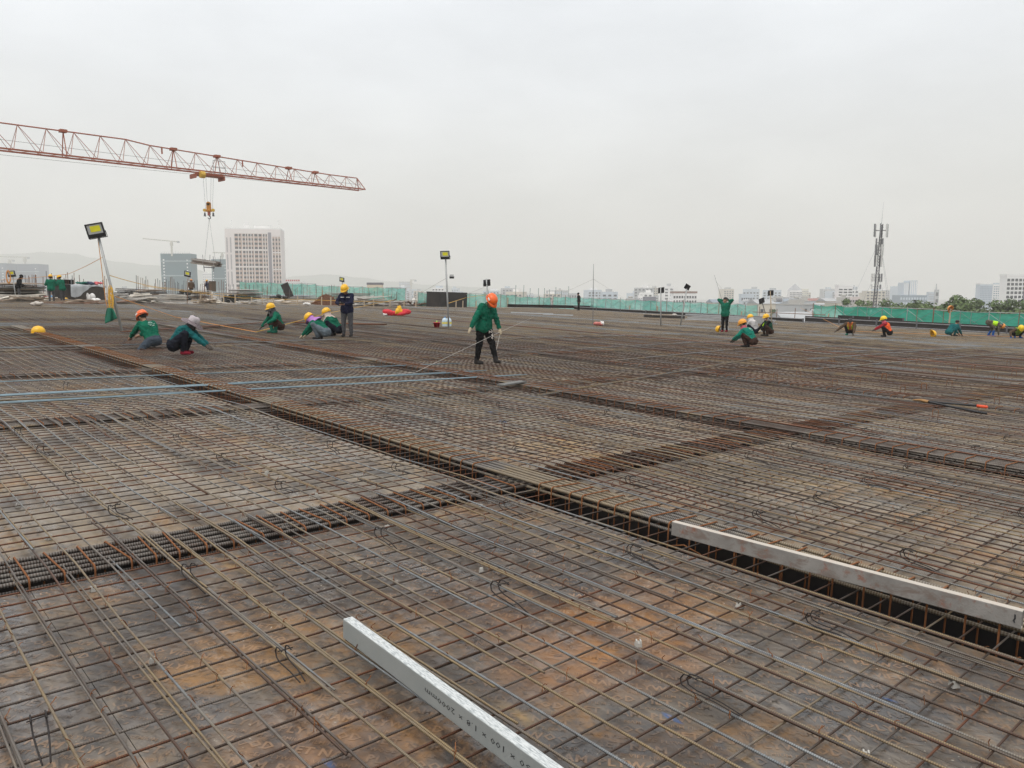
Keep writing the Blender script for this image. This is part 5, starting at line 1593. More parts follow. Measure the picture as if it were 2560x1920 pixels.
# bars standing up where columns will be cast
def starters(px, py, n, spread_px, top, label, u_off=4):
    p = deck(px, py)
    v_ = on_u(px, p.y + u_off); u_ = p.y + u_off
    dist = depth_of(W(v_, u_)); s_ = dist / FPX
    root = thing('column_starter', on_deck(v_, u_), label, 'starter bars')
    H = (project(W(v_, u_))[1] - top) * s_
    for k in range(n):
        x = (k / max(1, n - 1) - .5) * spread_px * s_ * 1.2
        MB().tube([(x, -x * .8 + gr.uniform(-.2, .2), 0), (x + gr.uniform(-.06, .06), -x * .8, H * gr.uniform(.72, 1.0))], .021, 4).build('bar', RUSTPOLE if gr.random() < .6 else DARK_M, root)
    for z in (.25, .5): MB().tube([(-spread_px * s_ * .6, spread_px * s_ * .48, H * z), (spread_px * s_ * .6, -spread_px * s_ * .48, H * z)], .008, 4).build('link', RUSTPOLE, root)
for px, n, sp, top, lb in ((6, 3, 8, 690, 'three starter bars at the left edge'), (80, 8, 18, 684, 'dense cluster of starter bars left of the standing green workers'), (124, 4, 20, 676, 'tallest four starter bars between the two standing green workers'), (141, 3, 8, 690, 'short starter bars above the open shelf box'), (173, 5, 16, 680, 'five starter bars over the left end of the tarp'), (202, 7, 26, 687, 'row of thin starter bars above the tarp'), (260, 4, 10, 690, 'starter bars behind the leaning lamp'),
                          (357, 7, 18, 689, 'starter bars right of the black film boards'), (401, 7, 18, 695, 'thin grey starter bars left of the blue green tower'), (433, 8, 20, 692, 'starter bars in front of the blue green tower'), (462, 4, 10, 700, 'starter bars behind the back lamp'), (500, 5, 14, 697, 'starter bars beside the worker in navy'), (520, 3, 10, 700, 'pair of dark rods right of the worker in navy'), (560, 5, 16, 697, 'starter bars under the second green tower'), (600, 6, 30, 710, 'scattered rods below the white tower'), (640, 6, 36, 706, 'upright rods in front of the green strip, below the tower right edge'), (700, 6, 50, 715, 'mixed rods in front of the green strip'), (775, 5, 40, 712, 'leaning rods behind the blue grey sheets'), (832, 4, 12, 706, 'two tall grey rods left of the small lamp'), (905, 6, 40, 718, 'rods behind the long timbers'), (960, 4, 40, 722, 'rods behind the white pipes'), (1030, 4, 30, 722, 'rods left of the black plywood box')):
    starters(px, 752, n, sp, top, lb)
# pale stakes with a yellow line along the edge
stk = [(502, 757), (530, 757), (559, 757), (588, 758), (629, 759), (656, 760), (684, 761), (744, 762), (804, 764), (827, 765), (911, 767), (934, 767), (975, 768), (1010, 768), (1040, 769), (1157, 770), (1140, 770), (1190, 771)]
sm_ = MB().box((0, 0, .3), (.07, .07, .64)); sto = None
for px, py in stk:
    p = deck(px, py)
    if sto is None: sto = sm_.build('edge_stake', WOODPOST); o = sto
    else: o = link('edge_stake', sto.data)
    o.matrix_world = on_deck(p.x, p.y, 0, gr.uniform(0, 1)) @ Matrix.Diagonal((1, 1, gr.uniform(.8, 1.15), 1))
    tag(o, 'short pale wooden stake on the slab edge carrying the yellow line', 'stake', 'wooden stakes along the slab edge')
ROPE_Y = M('yellow_rope', (.62, .36, .06), .8); ROPE_O = M('orange_rope', (.62, .28, .08), .8); ROPE_W = M('pale_cord', (.5, .48, .45), .8)
def rope(pts, mat, label, r=.012, sag=.0, name='rope', n=10):
    P = []
    for a, b in zip(pts[:-1], pts[1:]):
        a, b = Vector(a), Vector(b)
        for k in range(n):
            t = k / n
            q = a.lerp(b, t); q.z -= sag * 4 * t * (1 - t); P.append(q)
    P.append(Vector(pts[-1]))
    o = MB().tube(P, r, 5).build(name, mat, None, True)
    return tag(o, label, 'rope')
ys = [wdeck(px, py) + Vector((0, 0, .45)) for px, py in stk[3:13]]
rope([wdeck(360, 757) + Vector((0, 0, 1.2)), wdeck(500, 757) + Vector((0, 0, .75))] + ys, ROPE_Y, 'yellow line strung along the edge stakes', .017, .03, n=4)

# ------------------------------------------------------------------ lamps
LBLACK = M('lamp_black', (.012, .012, .014), .5)
LGLASS = M('lamp_reflector', (.45, .46, .46), .35, 0, .2, 6)
LED = M('led_yellow', (.72, .68, .03), .45, 0, .12, 9)
def lamp(base, top, size, yaw, tilt, roll, label, pole=POLE, pr_=.028, back=False, dropped=0.0):
    """flood lamp on a pole: yaw 0 looks towards the camera (-Y); tilt lowers the face"""
    base, top = Vector(base), Vector(top)
    root = thing('flood_lamp', Matrix.Translation(base), label, 'flood lamp')
    t = top - base
    MB().tube([(0, 0, 0), t * .5, t], pr_, 8).build('pole', pole, root, True)
    w, h, d = size, size * .86, size * .22
    rot = Matrix.Rotation(yaw, 3, 'Z') @ Matrix.Rotation(tilt, 3, 'X') @ Matrix.Rotation(-roll, 3, 'Y')
    c = t + rot @ Vector((0, -d * .5 - .03, h * .42)) if not dropped else t + Vector((0, 0, -dropped)) + rot @ Vector((0, -d * .6, 0))
    def put(mb, nm, mt):
        o = mb.build(nm, mt, root); o.matrix_local = Matrix.Translation(c) @ rot.to_4x4(); return o
    hs = MB().box((0, d * .1, 0), (w * .96, d * .6, h * .96))
    for k in range(7): hs.box((w * (-.42 + .14 * k), d * .62, 0), (w * .05, d * .46, h * .8))
    put(hs, 'housing', LBLACK)
    fr = MB()
    fr.box((0, -d * .32, h * .46), (w, d * .26, h * .08)).box((0, -d * .32, -h * .36), (w, d * .26, h * .28)).box((-w * .46, -d * .32, .1 * h), (w * .08, d * .26, h * .64)).box((w * .46, -d * .32, .1 * h), (w * .08, d * .26, h * .64))
    put(fr, 'front_frame', LBLACK)
    put(MB().box((0, -d * .27, .1 * h), (w * .84, .008, h * .64)), 'reflector', LGLASS)
    put(MB().box((w * .03, -d * .33, .12 * h), (w * .56, .012, h * .4)), 'led_panel', LED)
    put(MB().tube([(-w * .52, 0, -h * .1), (-w * .52, d * .5, -h * .55), (w * .52, d * .5, -h * .55), (w * .52, 0, -h * .1)], .012, 4), 'bracket', LBLACK)
    return root
def lamp_px(bp, tp, size_px, yaw, tilt, roll, label, pole=POLE, pr_=.028, hb=0.0, **kw):
    b = wdeck(*bp) if not isinstance(bp, Vector) else bp
    d = project(b)[2]
    t = far(tp[0], tp[1], b.y)
    # keep the top in the plane through the base that faces the camera
    return lamp(b, t, size_px * d / FPX, R(yaw), R(tilt), R(roll), label, pole, pr_, **kw), b, t
l1, b1, t1 = lamp_px((306, 832), (246, 590), 41, 12, 12, 11, 'tall leaning flood lamp hung with a green cloth at the left', pr_=.042)
lamp_px((41, 756), (32, 690), 17, 5, 8, 6, 'flood lamp with an orange rope coil beside the dark dressed worker')
lamp_px((468, 757), (470, 690), 16, -12, 12, -14, 'small flood lamp on a rusty pole in front of the blue green tower', RUSTPOLE)
lamp_px((853, 762), (856, 703), 13, -25, 12, -12, 'small flood lamp rising over the rust brown heap', RUSTPOLE)
l5, b5, t5 = lamp_px((1122, 822), (1114, 645), 23, -6, 10, 1, 'tall straight flood lamp post in the middle with two water jugs', pr_=.036)
l6, b6, t6 = lamp_px((1227, 815), (1216, 697), 18, 158, 8, -6, 'flood lamp turned away, seen just above the orange helmet man', pr_=.04, dropped=.18)
lamp_px((1652, 815), (1652, 719), 16, 135, 6, -4, 'left lamp of the dark pair, on a straight pale post', pr_=.04, dropped=.14)
lamp_px((1701, 815), (1717, 722), 14, 195, -10, 28, 'right lamp of the dark pair, tipped on a leaning pale post', pr_=.04)
lamp_px((1922, 812), (1903, 748), 15, 120, 4, -18, 'tipped dark lamp on a thin leaning black pole', DARK_M, .03, dropped=.1)
lamp_px((1929, 812), (1926, 728), 14, 130, 4, -4, 'dark lamp on a pale wooden topped post behind the neon vest worker', WOODPOST, .04, dropped=.1)
# second little head on the middle post
d5 = project(b5)[2] / FPX
sh_ = Vector((13 * d5, 0.05, 0)) + (t5 - b5) * .73
o = MB().box(sh_, (11 * d5, .1, 6 * d5)).build('small_housing', LBLACK, l5); o = MB().box(sh_ + Vector((0, -.06, 4.2 * d5)), (10 * d5, .03, 5 * d5)).build('small_reflector', LGLASS, l5)
# cloth, ropes and cord on the leaning lamp
dl = b1.y
at1 = lambda px, py, dy=0.0: far(px, py, dl + dy)
m = MB(); nx, nz = 10, 9
pts_l = [(268, 770), (264, 785), (263, 800), (264, 809)]; 
for j in range(nz + 1):
    s_ = j / nz
    l_ = 268 - 5 * s_ ** .6 - 1.2 * math.sin(s_ * 4); r_ = 281 + 12.5 * s_ ** .8
    yb = 770 + 39 * s_
    for i in range(nx + 1):
        t = i / nx
        bot = yb - 13 * t * s_
        p = at1(l_ + (r_ - l_) * t, bot, -.25 + .06 * math.sin(t * 9 + s_ * 2) * (.4 + s_))
        m.v.append(tuple(p)); m.t.append(0); m.r.append(0)
for j in range(nz):
    for i in range(nx):
        q = j * (nx + 1) + i; m.f.append((q, q + 1, q + nx + 2, q + nx + 1)); m.m.append(0)
GREENC = M('green_work_cloth', (.012, .13, .082), .85, 0, .3, 5, dirt=(.02, .08, .06))
cl = m.build('hung_jacket', GREENC, None, True); tag(cl, 'green jacket hung from ropes on the leaning lamp post', 'jacket')
sm2 = cl.modifiers.new('thick', 'SOLIDIFY'); sm2.thickness = .02
rope([at1(245, 598), at1(253, 660), at1(264, 750), at1(270, 772)], ROPE_O, 'orange cord hanging from the head of the leaning lamp', .012, 0)
rope([at1(262, 640), at1(170, 685, 8), at1(0, 700, 18)], ROPE_O, 'orange guy line from the leaning lamp to the far left', .009, .03)
rope([at1(272, 688), at1(420, 720, 20), wdeck(620, 752) + Vector((0, 0, .5))], ROPE_Y, 'yellow guy line from the leaning lamp along the stores', .012, .08)
rope([at1(285, 740), wdeck(440, 805) + Vector((0, 0, .2)), wdeck(640, 830, .06)], ROPE_O, 'orange guy line from the leaning lamp down to the mat', .012, 0)
rope([wdeck(640, 830, .08), wdeck(820, 795) + Vector((0, 0, .25)), wdeck(985, 768) + Vector((0, 0, .6))], ROPE_Y, 'yellow line climbing behind the man in the navy vest', .014, 0)
m = MB()
for k in range(9):
    c = at1(279 + gr.uniform(-2, 2), 735 + gr.uniform(-8, 22), -.12)
    m.tube([c + Vector((.06 * math.cos(a) + gr.uniform(-.02, .02), -.05, .25 * math.sin(a))) for a in [6.28 * q / 10 for q in range(11)]], .014, 4)
o = m.build('rope_coil', ROPE_Y, None, True); tag(o, 'tangle of yellow rope tied round the leaning lamp post', 'rope')
rope([at1(283, 760, -.1), at1(281, 775, -.15)], ROPE_O, 'short cord holding the green jacket', .012)
m = MB()
c0 = wdeck(41, 756) + Vector((-.25, -.15, 1.55))
for k in range(8): m.tube([c0 + Vector((.12 * math.cos(a) + gr.uniform(-.03, .03), -.05, .38 * math.sin(a) + gr.uniform(-.05, .05))) for a in [6.28 * q / 10 for q in range(11)]], .018, 4)
o = m.build('rope_coil', ROPE_O, None, True); tag(o, 'orange rope coil hung on the far left lamp', 'rope')
# guys of the other posts
q5 = lambda f_: b5 + (t5 - b5) * f_
rope([q5(.72), wdeck(1020, 770) + Vector((0, 0, .6))], ROPE_W, 'pale guy line from the middle lamp to the left', .008)
rope([q5(.36), wdeck(1165, 768) + Vector((0, 0, .9)), wdeck(1225, 770) + Vector((0, 0, 1.3))], ROPE_Y, 'yellow line from the middle lamp past the black plywood box', .016)
rope([b6 + (t6 - b6) * .85, wdeck(1165, 770) + Vector((0, 0, 1.2))], ROPE_W, 'pale cord from the turned away lamp to the black plywood box', .007)
# thin masts
b7 = wdeck(1482, 816); t7 = far(1484, 660, b7.y)
ms = thing('thin_mast', Matrix.Translation(b7), 'thin upright steel rod with two guy lines on the far mat', 'mast')
MB().tube([(0, 0, 0), (t7 - b7) * .62, t7 - b7], [.018, .016, .008], 5).build('rod', DARK_M, ms)
for px, py in ((1380, 760), (1560, 752)): MB().tube([(t7 - b7) * .76, wdeck(px, py + 20) + Vector((0, 0, 1.2)) - b7], .007, 4).build('guy_line', ROPE_W, ms)
b8 = wdeck(1822, 806); t8 = far(1786, 688, b8.y)
ms = thing('thin_mast', Matrix.Translation(b8), 'thin leaning rod with guy line above the woman with raised arms', 'mast')
MB().tube([(0, 0, 0), t8 - b8], [.016, .008], 5).build('rod', DARK_M, ms)
MB().tube([(t8 - b8) * .85, wdeck(1850, 806) + Vector((0, 0, .9)) - b8], .007, 4).build('guy_line', ROPE_W, ms)
rope([wdeck(2000, 790) + Vector((0, 0, .9)), wdeck(2120, 828, .1), wdeck(2420, 838, .1), wdeck(2560, 842, .1)], ROPE_O, 'orange line running behind the far right workers', .012)
# the cord pulled by the walking man is made with him
# scaffold poles standing beyond the fence
m_ = [1288, 1308, 1324, 1345, 1360, 1372, 1388, 1402, 1420]
pp = None
for k, px in enumerate(m_):
    v_ = on_u(px, 66)
    o = MB().tube([(0, 0, -1), (0, 0, 2.2 + .5 * ((k * 5) % 3) / 2)], .03, 5).build('scaffold_pole', GREENPOLE) if pp is None else link('scaffold_pole', pp.data)
    pp = pp or o
    o.matrix_world = on_deck(v_, 66) @ Matrix.Diagonal((1, 1, gr.uniform(.85, 1.15), 1)); tag(o, 'bare scaffold pole sticking up behind the middle fence', 'scaffold pole', 'scaffold poles behind the middle fence')
# helmets lying about
HYEL = M('helmet_yellow', (.78, .43, .012), .35, 0, .06, 6, spec=.5); HORA = M('helmet_orange', (.78, .13, .022), .35, 0, .06, 6, spec=.5); HPEACH = M('helmet_peach', (.75, .3, .07), .4, 0, .06, 6)
STRAP = M('strap_black', (.02, .02, .022), .7)
def helmet_mesh(parent, mat, mtx, child=True):
    m = MB()
    prof = [(.128, 0), (.134, .02), (.13, .06), (.112, .1), (.08, .13), (.04, .145), (.0, .148)]
    sc = Matrix.Diagonal((.92, 1.14, 1.0, 1))
    m.lathe(prof, 18, mat=sc)
    m.lathe([(.126, .0), (.15, -.006), (.148, -.012), (.122, -.006)], 18, mat=sc)
    vis = []
    for k in range(9):                                     # peak over the face
        a = R(40 + 100 * k / 8)
        vis += [(.128 * .92 * math.cos(a), .135 * 1.14 * math.sin(a), .012), (.15 * math.cos(a) * .95, .212 * math.sin(a) ** 1.3 if math.sin(a) > 0 else 0, -.016), (.15 * math.cos(a) * .95, .208 * math.sin(a) ** 1.3, -.024)]
    m.add(vis, [(3 * k + j, 3 * k + 3 + j, 3 * k + 4 + j, 3 * k + 1 + j) for k in range(8) for j in range(2)])
    m.tube([(0, -.13, .06), (0, -.09, .125), (0, 0, .152), (0, .09, .125), (0, .135, .06)], .014, 5)
    o = m.build('helmet' if child else 'loose_helmet', mat, parent, True)
    if child: o.matrix_local = mtx
    else: o.matrix_world = mtx
    return o
def loose_helmet(px, py, s, rot, mat, label, h=0.0, on=None):
    p = on if on is not None else wdeck(px, py, .06)
    o = helmet_mesh(None, mat, Matrix.Translation(p + Vector((0, 0, h))) @ rot.to_4x4() @ Matrix.Scale(s, 4), False)
    st = MB().tube([(-.11, 0, 0), (-.08, .02, -.07), (0, .04, -.09), (.08, .02, -.07), (.11, 0, 0)], .007, 4).build('chin_strap', STRAP, o)
    return tag(o, label, 'helmet')
loose_helmet(96, 833, 1.25, Matrix.Rotation(R(-80), 3, 'Z'), HYEL, 'yellow helmet lying on the far left of the mat', .02)
loose_helmet(1797, 829, 1.15, Matrix.Rotation(R(60), 3, 'Z') @ Matrix.Rotation(R(-70), 3, 'X'), HYEL, 'yellow helmet on the mat at the feet of the woman with raised arms', .12)
loose_helmet(2331, 842, 1.3, Matrix.Rotation(R(100), 3, 'Z') @ Matrix.Rotation(R(75), 3, 'X'), HYEL, 'upturned yellow helmet left of the bareheaded worker', .14)
v_ = V_END + .9
u_ = on_v(2371, v_)
loose_helmet(0, 0, 1.45, Matrix.Rotation(R(10), 3, 'Z') @ Matrix.Rotation(R(-65), 3, 'X'), HPEACH, 'orange yellow helmet hung on top of a fence post', 0, W(v_, u_, 1.5))
pt_ = MB().tube([W(v_, u_, -.3) - W(v_, u_), W(v_, u_, 1.5) - W(v_, u_)], .05, 6).build('helmet_post', WOODPOST); pt_.location = W(v_, u_); tag(pt_, 'wooden post with the helmet on it behind the black formwork', 'post')
loose_helmet(165, 752, 1.3, Matrix.Rotation(R(40), 3, 'Z'), HYEL, 'yellow helmet lying by the open shelf box', .02)
o = MB().box((0, 0, .06), (1.1, .12, .05)).build('steel_straightedge', POLE); p = deck(2352, 842); o.matrix_world = on_deck(p.x, p.y, .02, R(-35)); tag(o, 'grey straightedge lying left of the bareheaded worker', 'straightedge')
# ================================================================== THE WORKERS
SKIN = M('skin', (.36, .2, .13), .55, 0, .1, 20)
SKIN_D = M('skin_tanned', (.25, .125, .075), .55, 0, .1, 20)
HAIR = M('black_hair', (.012, .01, .009), .6)
EYE = M('eye_dark', (.01, .008, .007), .3)
LIP = M('lip', (.22, .075, .06), .5)
def cloth(name, col, var=.3): return M(name, col, .9, 0, var, 7, bumpy=.35, spec=.12)
C_GREEN = cloth('jacket_green', (.008, .115, .07)); C_TEAL = cloth('jacket_teal', (.012, .105, .11)); C_TEALG = cloth('jacket_teal_green', (.01, .16, .115))
C_NAVY = cloth('navy', (.012, .014, .035)); C_BLUE = cloth('deep_blue_shirt', (.015, .03, .12)); C_JEAN = cloth('dusty_jeans', (.05, .065, .085)); C_GREYT = cloth('grey_trousers', (.075, .075, .08)); C_GREYB = cloth('blue_grey_trousers', (.105, .13, .15))
C_BROWN = cloth('brown_trousers', (.045, .025, .02)); C_BLACK = cloth('black_cloth', (.01, .01, .011)); C_DARKN = cloth('dark_navy_trousers', (.012, .014, .022)); C_GREYJ = cloth('grey_jacket', (.38, .37, .37)); C_CAMO = M('camouflage', (.09, .08, .06), .9, 0, .9, 9)
C_RED = cloth('red_sleeve', (.3, .02, .03)); C_ORV = cloth('orange_vest', (.75, .11, .03)); C_LIME = cloth('neon_vest', (.42, .72, .03)); C_LILAC = cloth('lilac_hood', (.42, .2, .5)); C_CREAM = cloth('cream_hood', (.58, .47, .42)); C_PINK = cloth('pink_scarf', (.45, .1, .14)); C_WHITEH = cloth('white_hood', (.6, .58, .57)); C_GLOVE = cloth('cream_glove', (.52, .44, .32)); C_BGLOVE = cloth('dark_glove', (.1, .085, .075)); C_BOOT = cloth('dark_boot', (.03, .028, .028)); C_REDSHOE = cloth('red_shoe', (.2, .015, .03)); C_BBOOT = cloth('blue_boot', (.02, .09, .3)); C_GBOOT = cloth('green_boot', (.02, .13, .09)); C_MASK = cloth('pale_mask', (.5, .38, .37)); C_FLORAL = M('floral_hat_cloth', (.16, .13, .14), .9, 0, .95, 26); C_PALEHAT = cloth('pale_hat_crown', (.42, .38, .4)); C_BRJ = cloth('brown_jacket', (.09, .06, .04)); C_GREYSH = cloth('dark_grey_hood', (.06, .06, .065))
C_REFL = M('reflective_strip', (.6, .6, .58), .4, .2, .1, 20)

def ik(a, c, l1, l2, pole):
    a, c = Vector(a), Vector(c)
    d = c - a; L = d.length
    if L > (l1 + l2) * .999: c = a + d * ((l1 + l2) * .999 / L); d = c - a; L = d.length
    x = (l1 * l1 - l2 * l2 + L * L) / (2 * L)
    h = math.sqrt(max(0, l1 * l1 - x * x))
    n = d / L
    p = Vector(pole); p = p - n * p.dot(n)
    if p.length < 1e-4: p = n.orthogonal()
    return a + n * x + p.normalized() * h, c

def person(px, py, yaw, label, pose, top=C_GREEN, legs=C_GREYT, shoe=C_BOOT, hand=SKIN, face=SKIN, cat='worker', scale=1.0, voxel=.015, torso=None, pos=None, female=False, **k):
    """one continuous body grown from a posed skeleton; hair, helmet, hood and straps are its parts"""
    p = dict(pelvis=(0, 0, .9), lean=5, side=0, head=0, turn=0, nod=8, hL=(-.24, .05, .78), hR=(.24, .05, .78), fL=(-.11, 0, 0), fR=(.11, .03, 0), kL=(-.2, 1, .3), kR=(.2, 1, .3), eL=(-.5, -1, -.2), eR=(.5, -1, -.2), toeL=0, toeR=0, heelL=0, heelR=0)
    p.update(pose); p.update(k.get('tweak', {}))
    base = pos if pos is not None else wdeck(px, py, .05)
    root = thing('person', Matrix.Translation(base) @ Matrix.Rotation(R(yaw), 4, 'Z') @ Matrix.Scale(scale, 4), label, cat)
    torso = torso or top
    mats = [top, legs, shoe, hand, face, torso, HAIR, EYE, LIP]
    T, L, S, H, F, B = range(6)
    pel = Vector(p['pelvis'])
    ln, sd = R(p['lean']), R(p['side'])
    up = Vector((math.sin(sd), math.sin(ln) * math.cos(sd), math.cos(ln) * math.cos(sd)))
    fwd = Vector((0, math.cos(ln), -math.sin(ln)))
    tw = Matrix.Rotation(R(p['turn']), 3, up)
    right = tw @ up.cross(Vector((0, -1, 0))).normalized()
    if right.x < 0: right = -right
    front = up.cross(right); 
    if front.y < 0 and abs(p['turn']) < 90: front = -front
    waist = pel + up * .17
    chest = pel + up * .36 + front * (.0 if p['lean'] < 25 else -.015)
    neck = pel + up * .50
    nod = R(p['nod']); hy = R(p['head'])
    q = Matrix.Rotation(hy, 3, 'Z')
    hup = (q @ Vector((0, math.sin(nod), math.cos(nod)))).normalized()
    hfw = (q @ Vector((0, math.cos(nod), -math.sin(nod)))).normalized()
    hrt = hfw.cross(hup)
    hc = neck + hup * .155 + hfw * .035
    prim = []                      # (p0, r0, p1, r1, tag)
    def cap_(a, ra, b, rb, t): prim.append((Vector(a), ra, Vector(b), rb, t))
    sw = .175 if not female else .16
    bulk = k.get('bulk', 1.16)
    shL, shR = neck - right * sw - up * .045, neck + right * sw - up * .045
    hpL, hpR = pel - Vector((.095, 0, 0)), pel + Vector((.095, 0, 0))
    # trunk
    low = pel.z < .5
    WB = T if k.get('crop') else B
    hem = .07 if low else -.03; hr_ = .112 if low else .135
    cap_(pel - right * .07 + up * hem, hr_ * bulk, waist - right * .06, .115 * bulk, WB); cap_(pel + right * .07 + up * hem, hr_ * bulk, waist + right * .06, .115 * bulk, WB)
    if low: cap_(pel - right * .07, .125 * bulk, pel + right * .07, .125 * bulk, L)
    cap_(waist - right * .06, .115 * bulk, chest - right * .09, .125 * bulk, B); cap_(waist + right * .06, .115 * bulk, chest + right * .09, .125 * bulk, B)
    cap_(chest - right * .09, .12 * bulk, neck - right * .10 - up * .06, .085, B); cap_(chest + right * .09, .12 * bulk, neck + right * .10 - up * .06, .085, B)
    cap_(neck - right * .11 - up * .05, .075, neck + right * .11 - up * .05, .075, B)
    cap_(neck - up * .06, .07, neck + up * .005, .062, B)
    cap_(neck - up * .02, .052, hc - hup * .05, .05, F)
    # head
    cap_(hc + hup * .035 - hfw * .015, .088, hc - hup * .01 + hfw * .01, .082, F); cap_(hc - hup * .03 + hfw * .03, .066, hc - hup * .075 + hfw * .05, .046, F)
    cap_(hc - hup * .0 + hfw * .088, .012, hc - hup * .032 + hfw * .105, .016, F)
    for s_ in (-1, 1): cap_(hc + hrt * s_ * .088 + hup * .015 - hfw * .005, .018, hc + hrt * s_ * .086 - hup * .02, .014, F)
    # arms
    hands = []
    for s_, sh, h_, e_ in ((-1, shL, p['hL'], p['eL']), (1, shR, p['hR'], p['eR'])):
        el, wr = ik(sh, h_, .285, .255, e_)
        cap_(sh, .074 * bulk, el, .056 * bulk, T); cap_(el, .057 * bulk, wr - (wr - el).normalized() * .03, .043 * bulk, T)
        d = (wr - el).normalized()
        hd = Vector(k.get('handL' if s_ < 0 else 'handR', d)).normalized()
        cap_(wr - d * .02, .03, wr + hd * .03, .031, H); cap_(wr + hd * .03, .034, wr + hd * .085, .032, H)
        hands.append((wr, hd, s_))
    # legs
    for s_, hp, f_, kn_, toe, heel in ((-1, hpL, p['fL'], p['kL'], p['toeL'], p['heelL']), (1, hpR, p['fR'], p['kR'], p['toeR'], p['heelR'])):
        an = Vector(f_) + Vector((0, 0, .085 + heel))
        kn, an = ik(hp, an, .41, .40, kn_)
        wide = k.get('leg', 1.0)
        cap_(hp, .108 * wide, kn, .072 * wide, L); cap_(kn, .072 * wide, an + (kn - an).normalized() * .03, .054 * wide, L)
        td = Matrix.Rotation(R(toe), 3, 'Z') @ Vector((0, 1, 0))
        if heel < 0.03 or k.get('flat', False):
            b_ = Vector((an.x, an.y, an.z - .045))
            cap_(an, .05, b_ - td * .03, .042, S); cap_(b_ - td * .03 - Vector((0, 0, .002)), .04, b_ + td * .15 - Vector((0, 0, .01)), .032, S); cap_(b_ + td * .06, .043, b_ + td * .14, .036, S)
        else:
            tp_ = Vector((an.x, an.y, 0)) + td * .12 + Vector((0, 0, .035))
            cap_(an, .05, tp_, .04, S); cap_(tp_, .038, tp_ + td * .07, .032, S)
        if 'boot' in k: cap_(an, .058, an + (kn - an).normalized() * k['boot'], .066, S)
    for a, ra, b, rb, t in k.get('extra', []): cap_(a, ra, b, rb, t)
    mb = MB()
    for a, ra, b, rb, t in prim:
        mb.ball(a, ra, 12, 8); mb.ball(b, rb, 12, 8)
        if (b - a).length > 1e-4: mb.tube([a, b], [ra, rb], 12)
    me = bpy.data.meshes.new('tmp_body'); me.from_pydata(mb.v, [], mb.f)
    tmp = bpy.data.objects.new('tmp_body', me); COL.objects.link(tmp)
    md = tmp.modifiers.new('r', 'REMESH'); md.mode = 'VOXEL'; md.voxel_size = voxel
    m2 = tmp.modifiers.new('s', 'SMOOTH'); m2.factor = .5; m2.iterations = 2
    dg = bpy.context.evaluated_depsgraph_get()
    body = bpy.data.meshes.new_from_object(tmp.evaluated_get(dg))
    bpy.data.objects.remove(tmp); bpy.data.meshes.remove(me)
    nv, nf = len(body.vertices), len(body.polygons)
    co = np.empty(nv * 3); body.vertices.foreach_get('co', co); co = co.reshape(-1, 3)
    no = np.empty(nv * 3); body.vertices.foreach_get('normal', no); no = no.reshape(-1, 3)
    best = np.full(nv, 1e9); tg = np.zeros(nv, int)
    for a, ra, b, rb, t in prim:
        A, Bv = np.array(a), np.array(b); d = Bv - A; l2 = max(1e-9, d @ d)
        tt = np.clip(((co - A) @ d) / l2, 0, 1)
        dist = np.linalg.norm(co - (A + tt[:, None] * d), axis=1) - (ra + (rb - ra) * tt)
        m_ = dist < best; best[m_] = dist[m_]; tg[m_] = t
    # folds in the cloth
    cl = np.isin(tg, (T, L, B))
    seed = px * .013
    for i in np.nonzero(cl)[0]:
        v_ = Vector(co[i])
        f_ = mnoise.noise(Vector((v_.x * 9 + seed, v_.y * 9, v_.z * 16)))
        g_ = abs(mnoise.noise(Vector((v_.x * 15, v_.y * 15 + seed, v_.z * 21))))
        co[i] += no[i] * (f_ * .014 - g_ * .022 + .006)
    body.vertices.foreach_set('co', co.ravel())
    loops = np.empty(len(body.loops), int); body.loops.foreach_get('vertex_index', loops)
    start = np.empty(nf, int); body.polygons.foreach_get('loop_start', start)
    fi = tg[loops[start]]
    # join fingers, eyes and mouth to the same mesh
    ex = MB()
    for wr, hd, s_ in hands:
        sidev = hd.cross(Vector((0, 0, 1)))
        if sidev.length < .2: sidev = hd.cross(Vector((0, 1, 0)))
        sidev.normalize(); dn = sidev.cross(hd)
        if dn.z > 0: dn = -dn
        for j, ln_ in enumerate((.062, .072, .068, .052)):
            r0 = wr + hd * .095 + sidev * (.034 - .0215 * j)
            cu = k.get('curl', .5)
            ex.tube([r0 - hd * .02, r0 + hd * ln_ * .5, r0 + hd * ln_ * (.5 + .4 * (1 - cu)) + dn * ln_ * .5 * cu, r0 + hd * ln_ * (.5 + .5 * (1 - 1.5 * cu)) + dn * ln_ * cu], [.011, .010, .009, .0075], 6, 3)
        t0 = wr + hd * .04 + sidev * .03
        ex.tube([t0, t0 + sidev * .022 * 1 + hd * .03 + dn * .01, t0 + sidev * .02 + hd * .06 + dn * .022], [.013, .011, .009], 6, 3)
    for s_ in (-1, 1):
        ex.ball(hc + hrt * s_ * .034 + hup * .01 + hfw * .084, (.013, .013, .008), 8, 5, 7)
        ex.bar(hc + hrt * s_ * .018 + hup * .033 + hfw * .091, hc + hrt * s_ * .052 + hup * .036 + hfw * .082, .008, .008, 6)
    ex.ball(hc - hup * .058 + hfw * .093, (.024, .01, .008), 8, 5, 8)
    vs = np.concatenate((co, np.array(ex.v)))
    polys = [tuple(loops[s0:s0 + n_]) for s0, n_ in zip(start, np.array([pp_.loop_total for pp_ in body.polygons]))]
    polys = [tuple(int(i) for i in f_) for f_ in polys] + [tuple(i + nv for i in f_) for f_ in ex.f]
    me2 = bpy.data.meshes.new('body'); me2.from_pydata(vs.tolist(), [], polys)
    for m_ in mats: me2.materials.append(m_)
    me2.polygons.foreach_set('material_index', list(map(int, fi)) + ex.m)
    me2.polygons.foreach_set('use_smooth', [True] * len(polys))
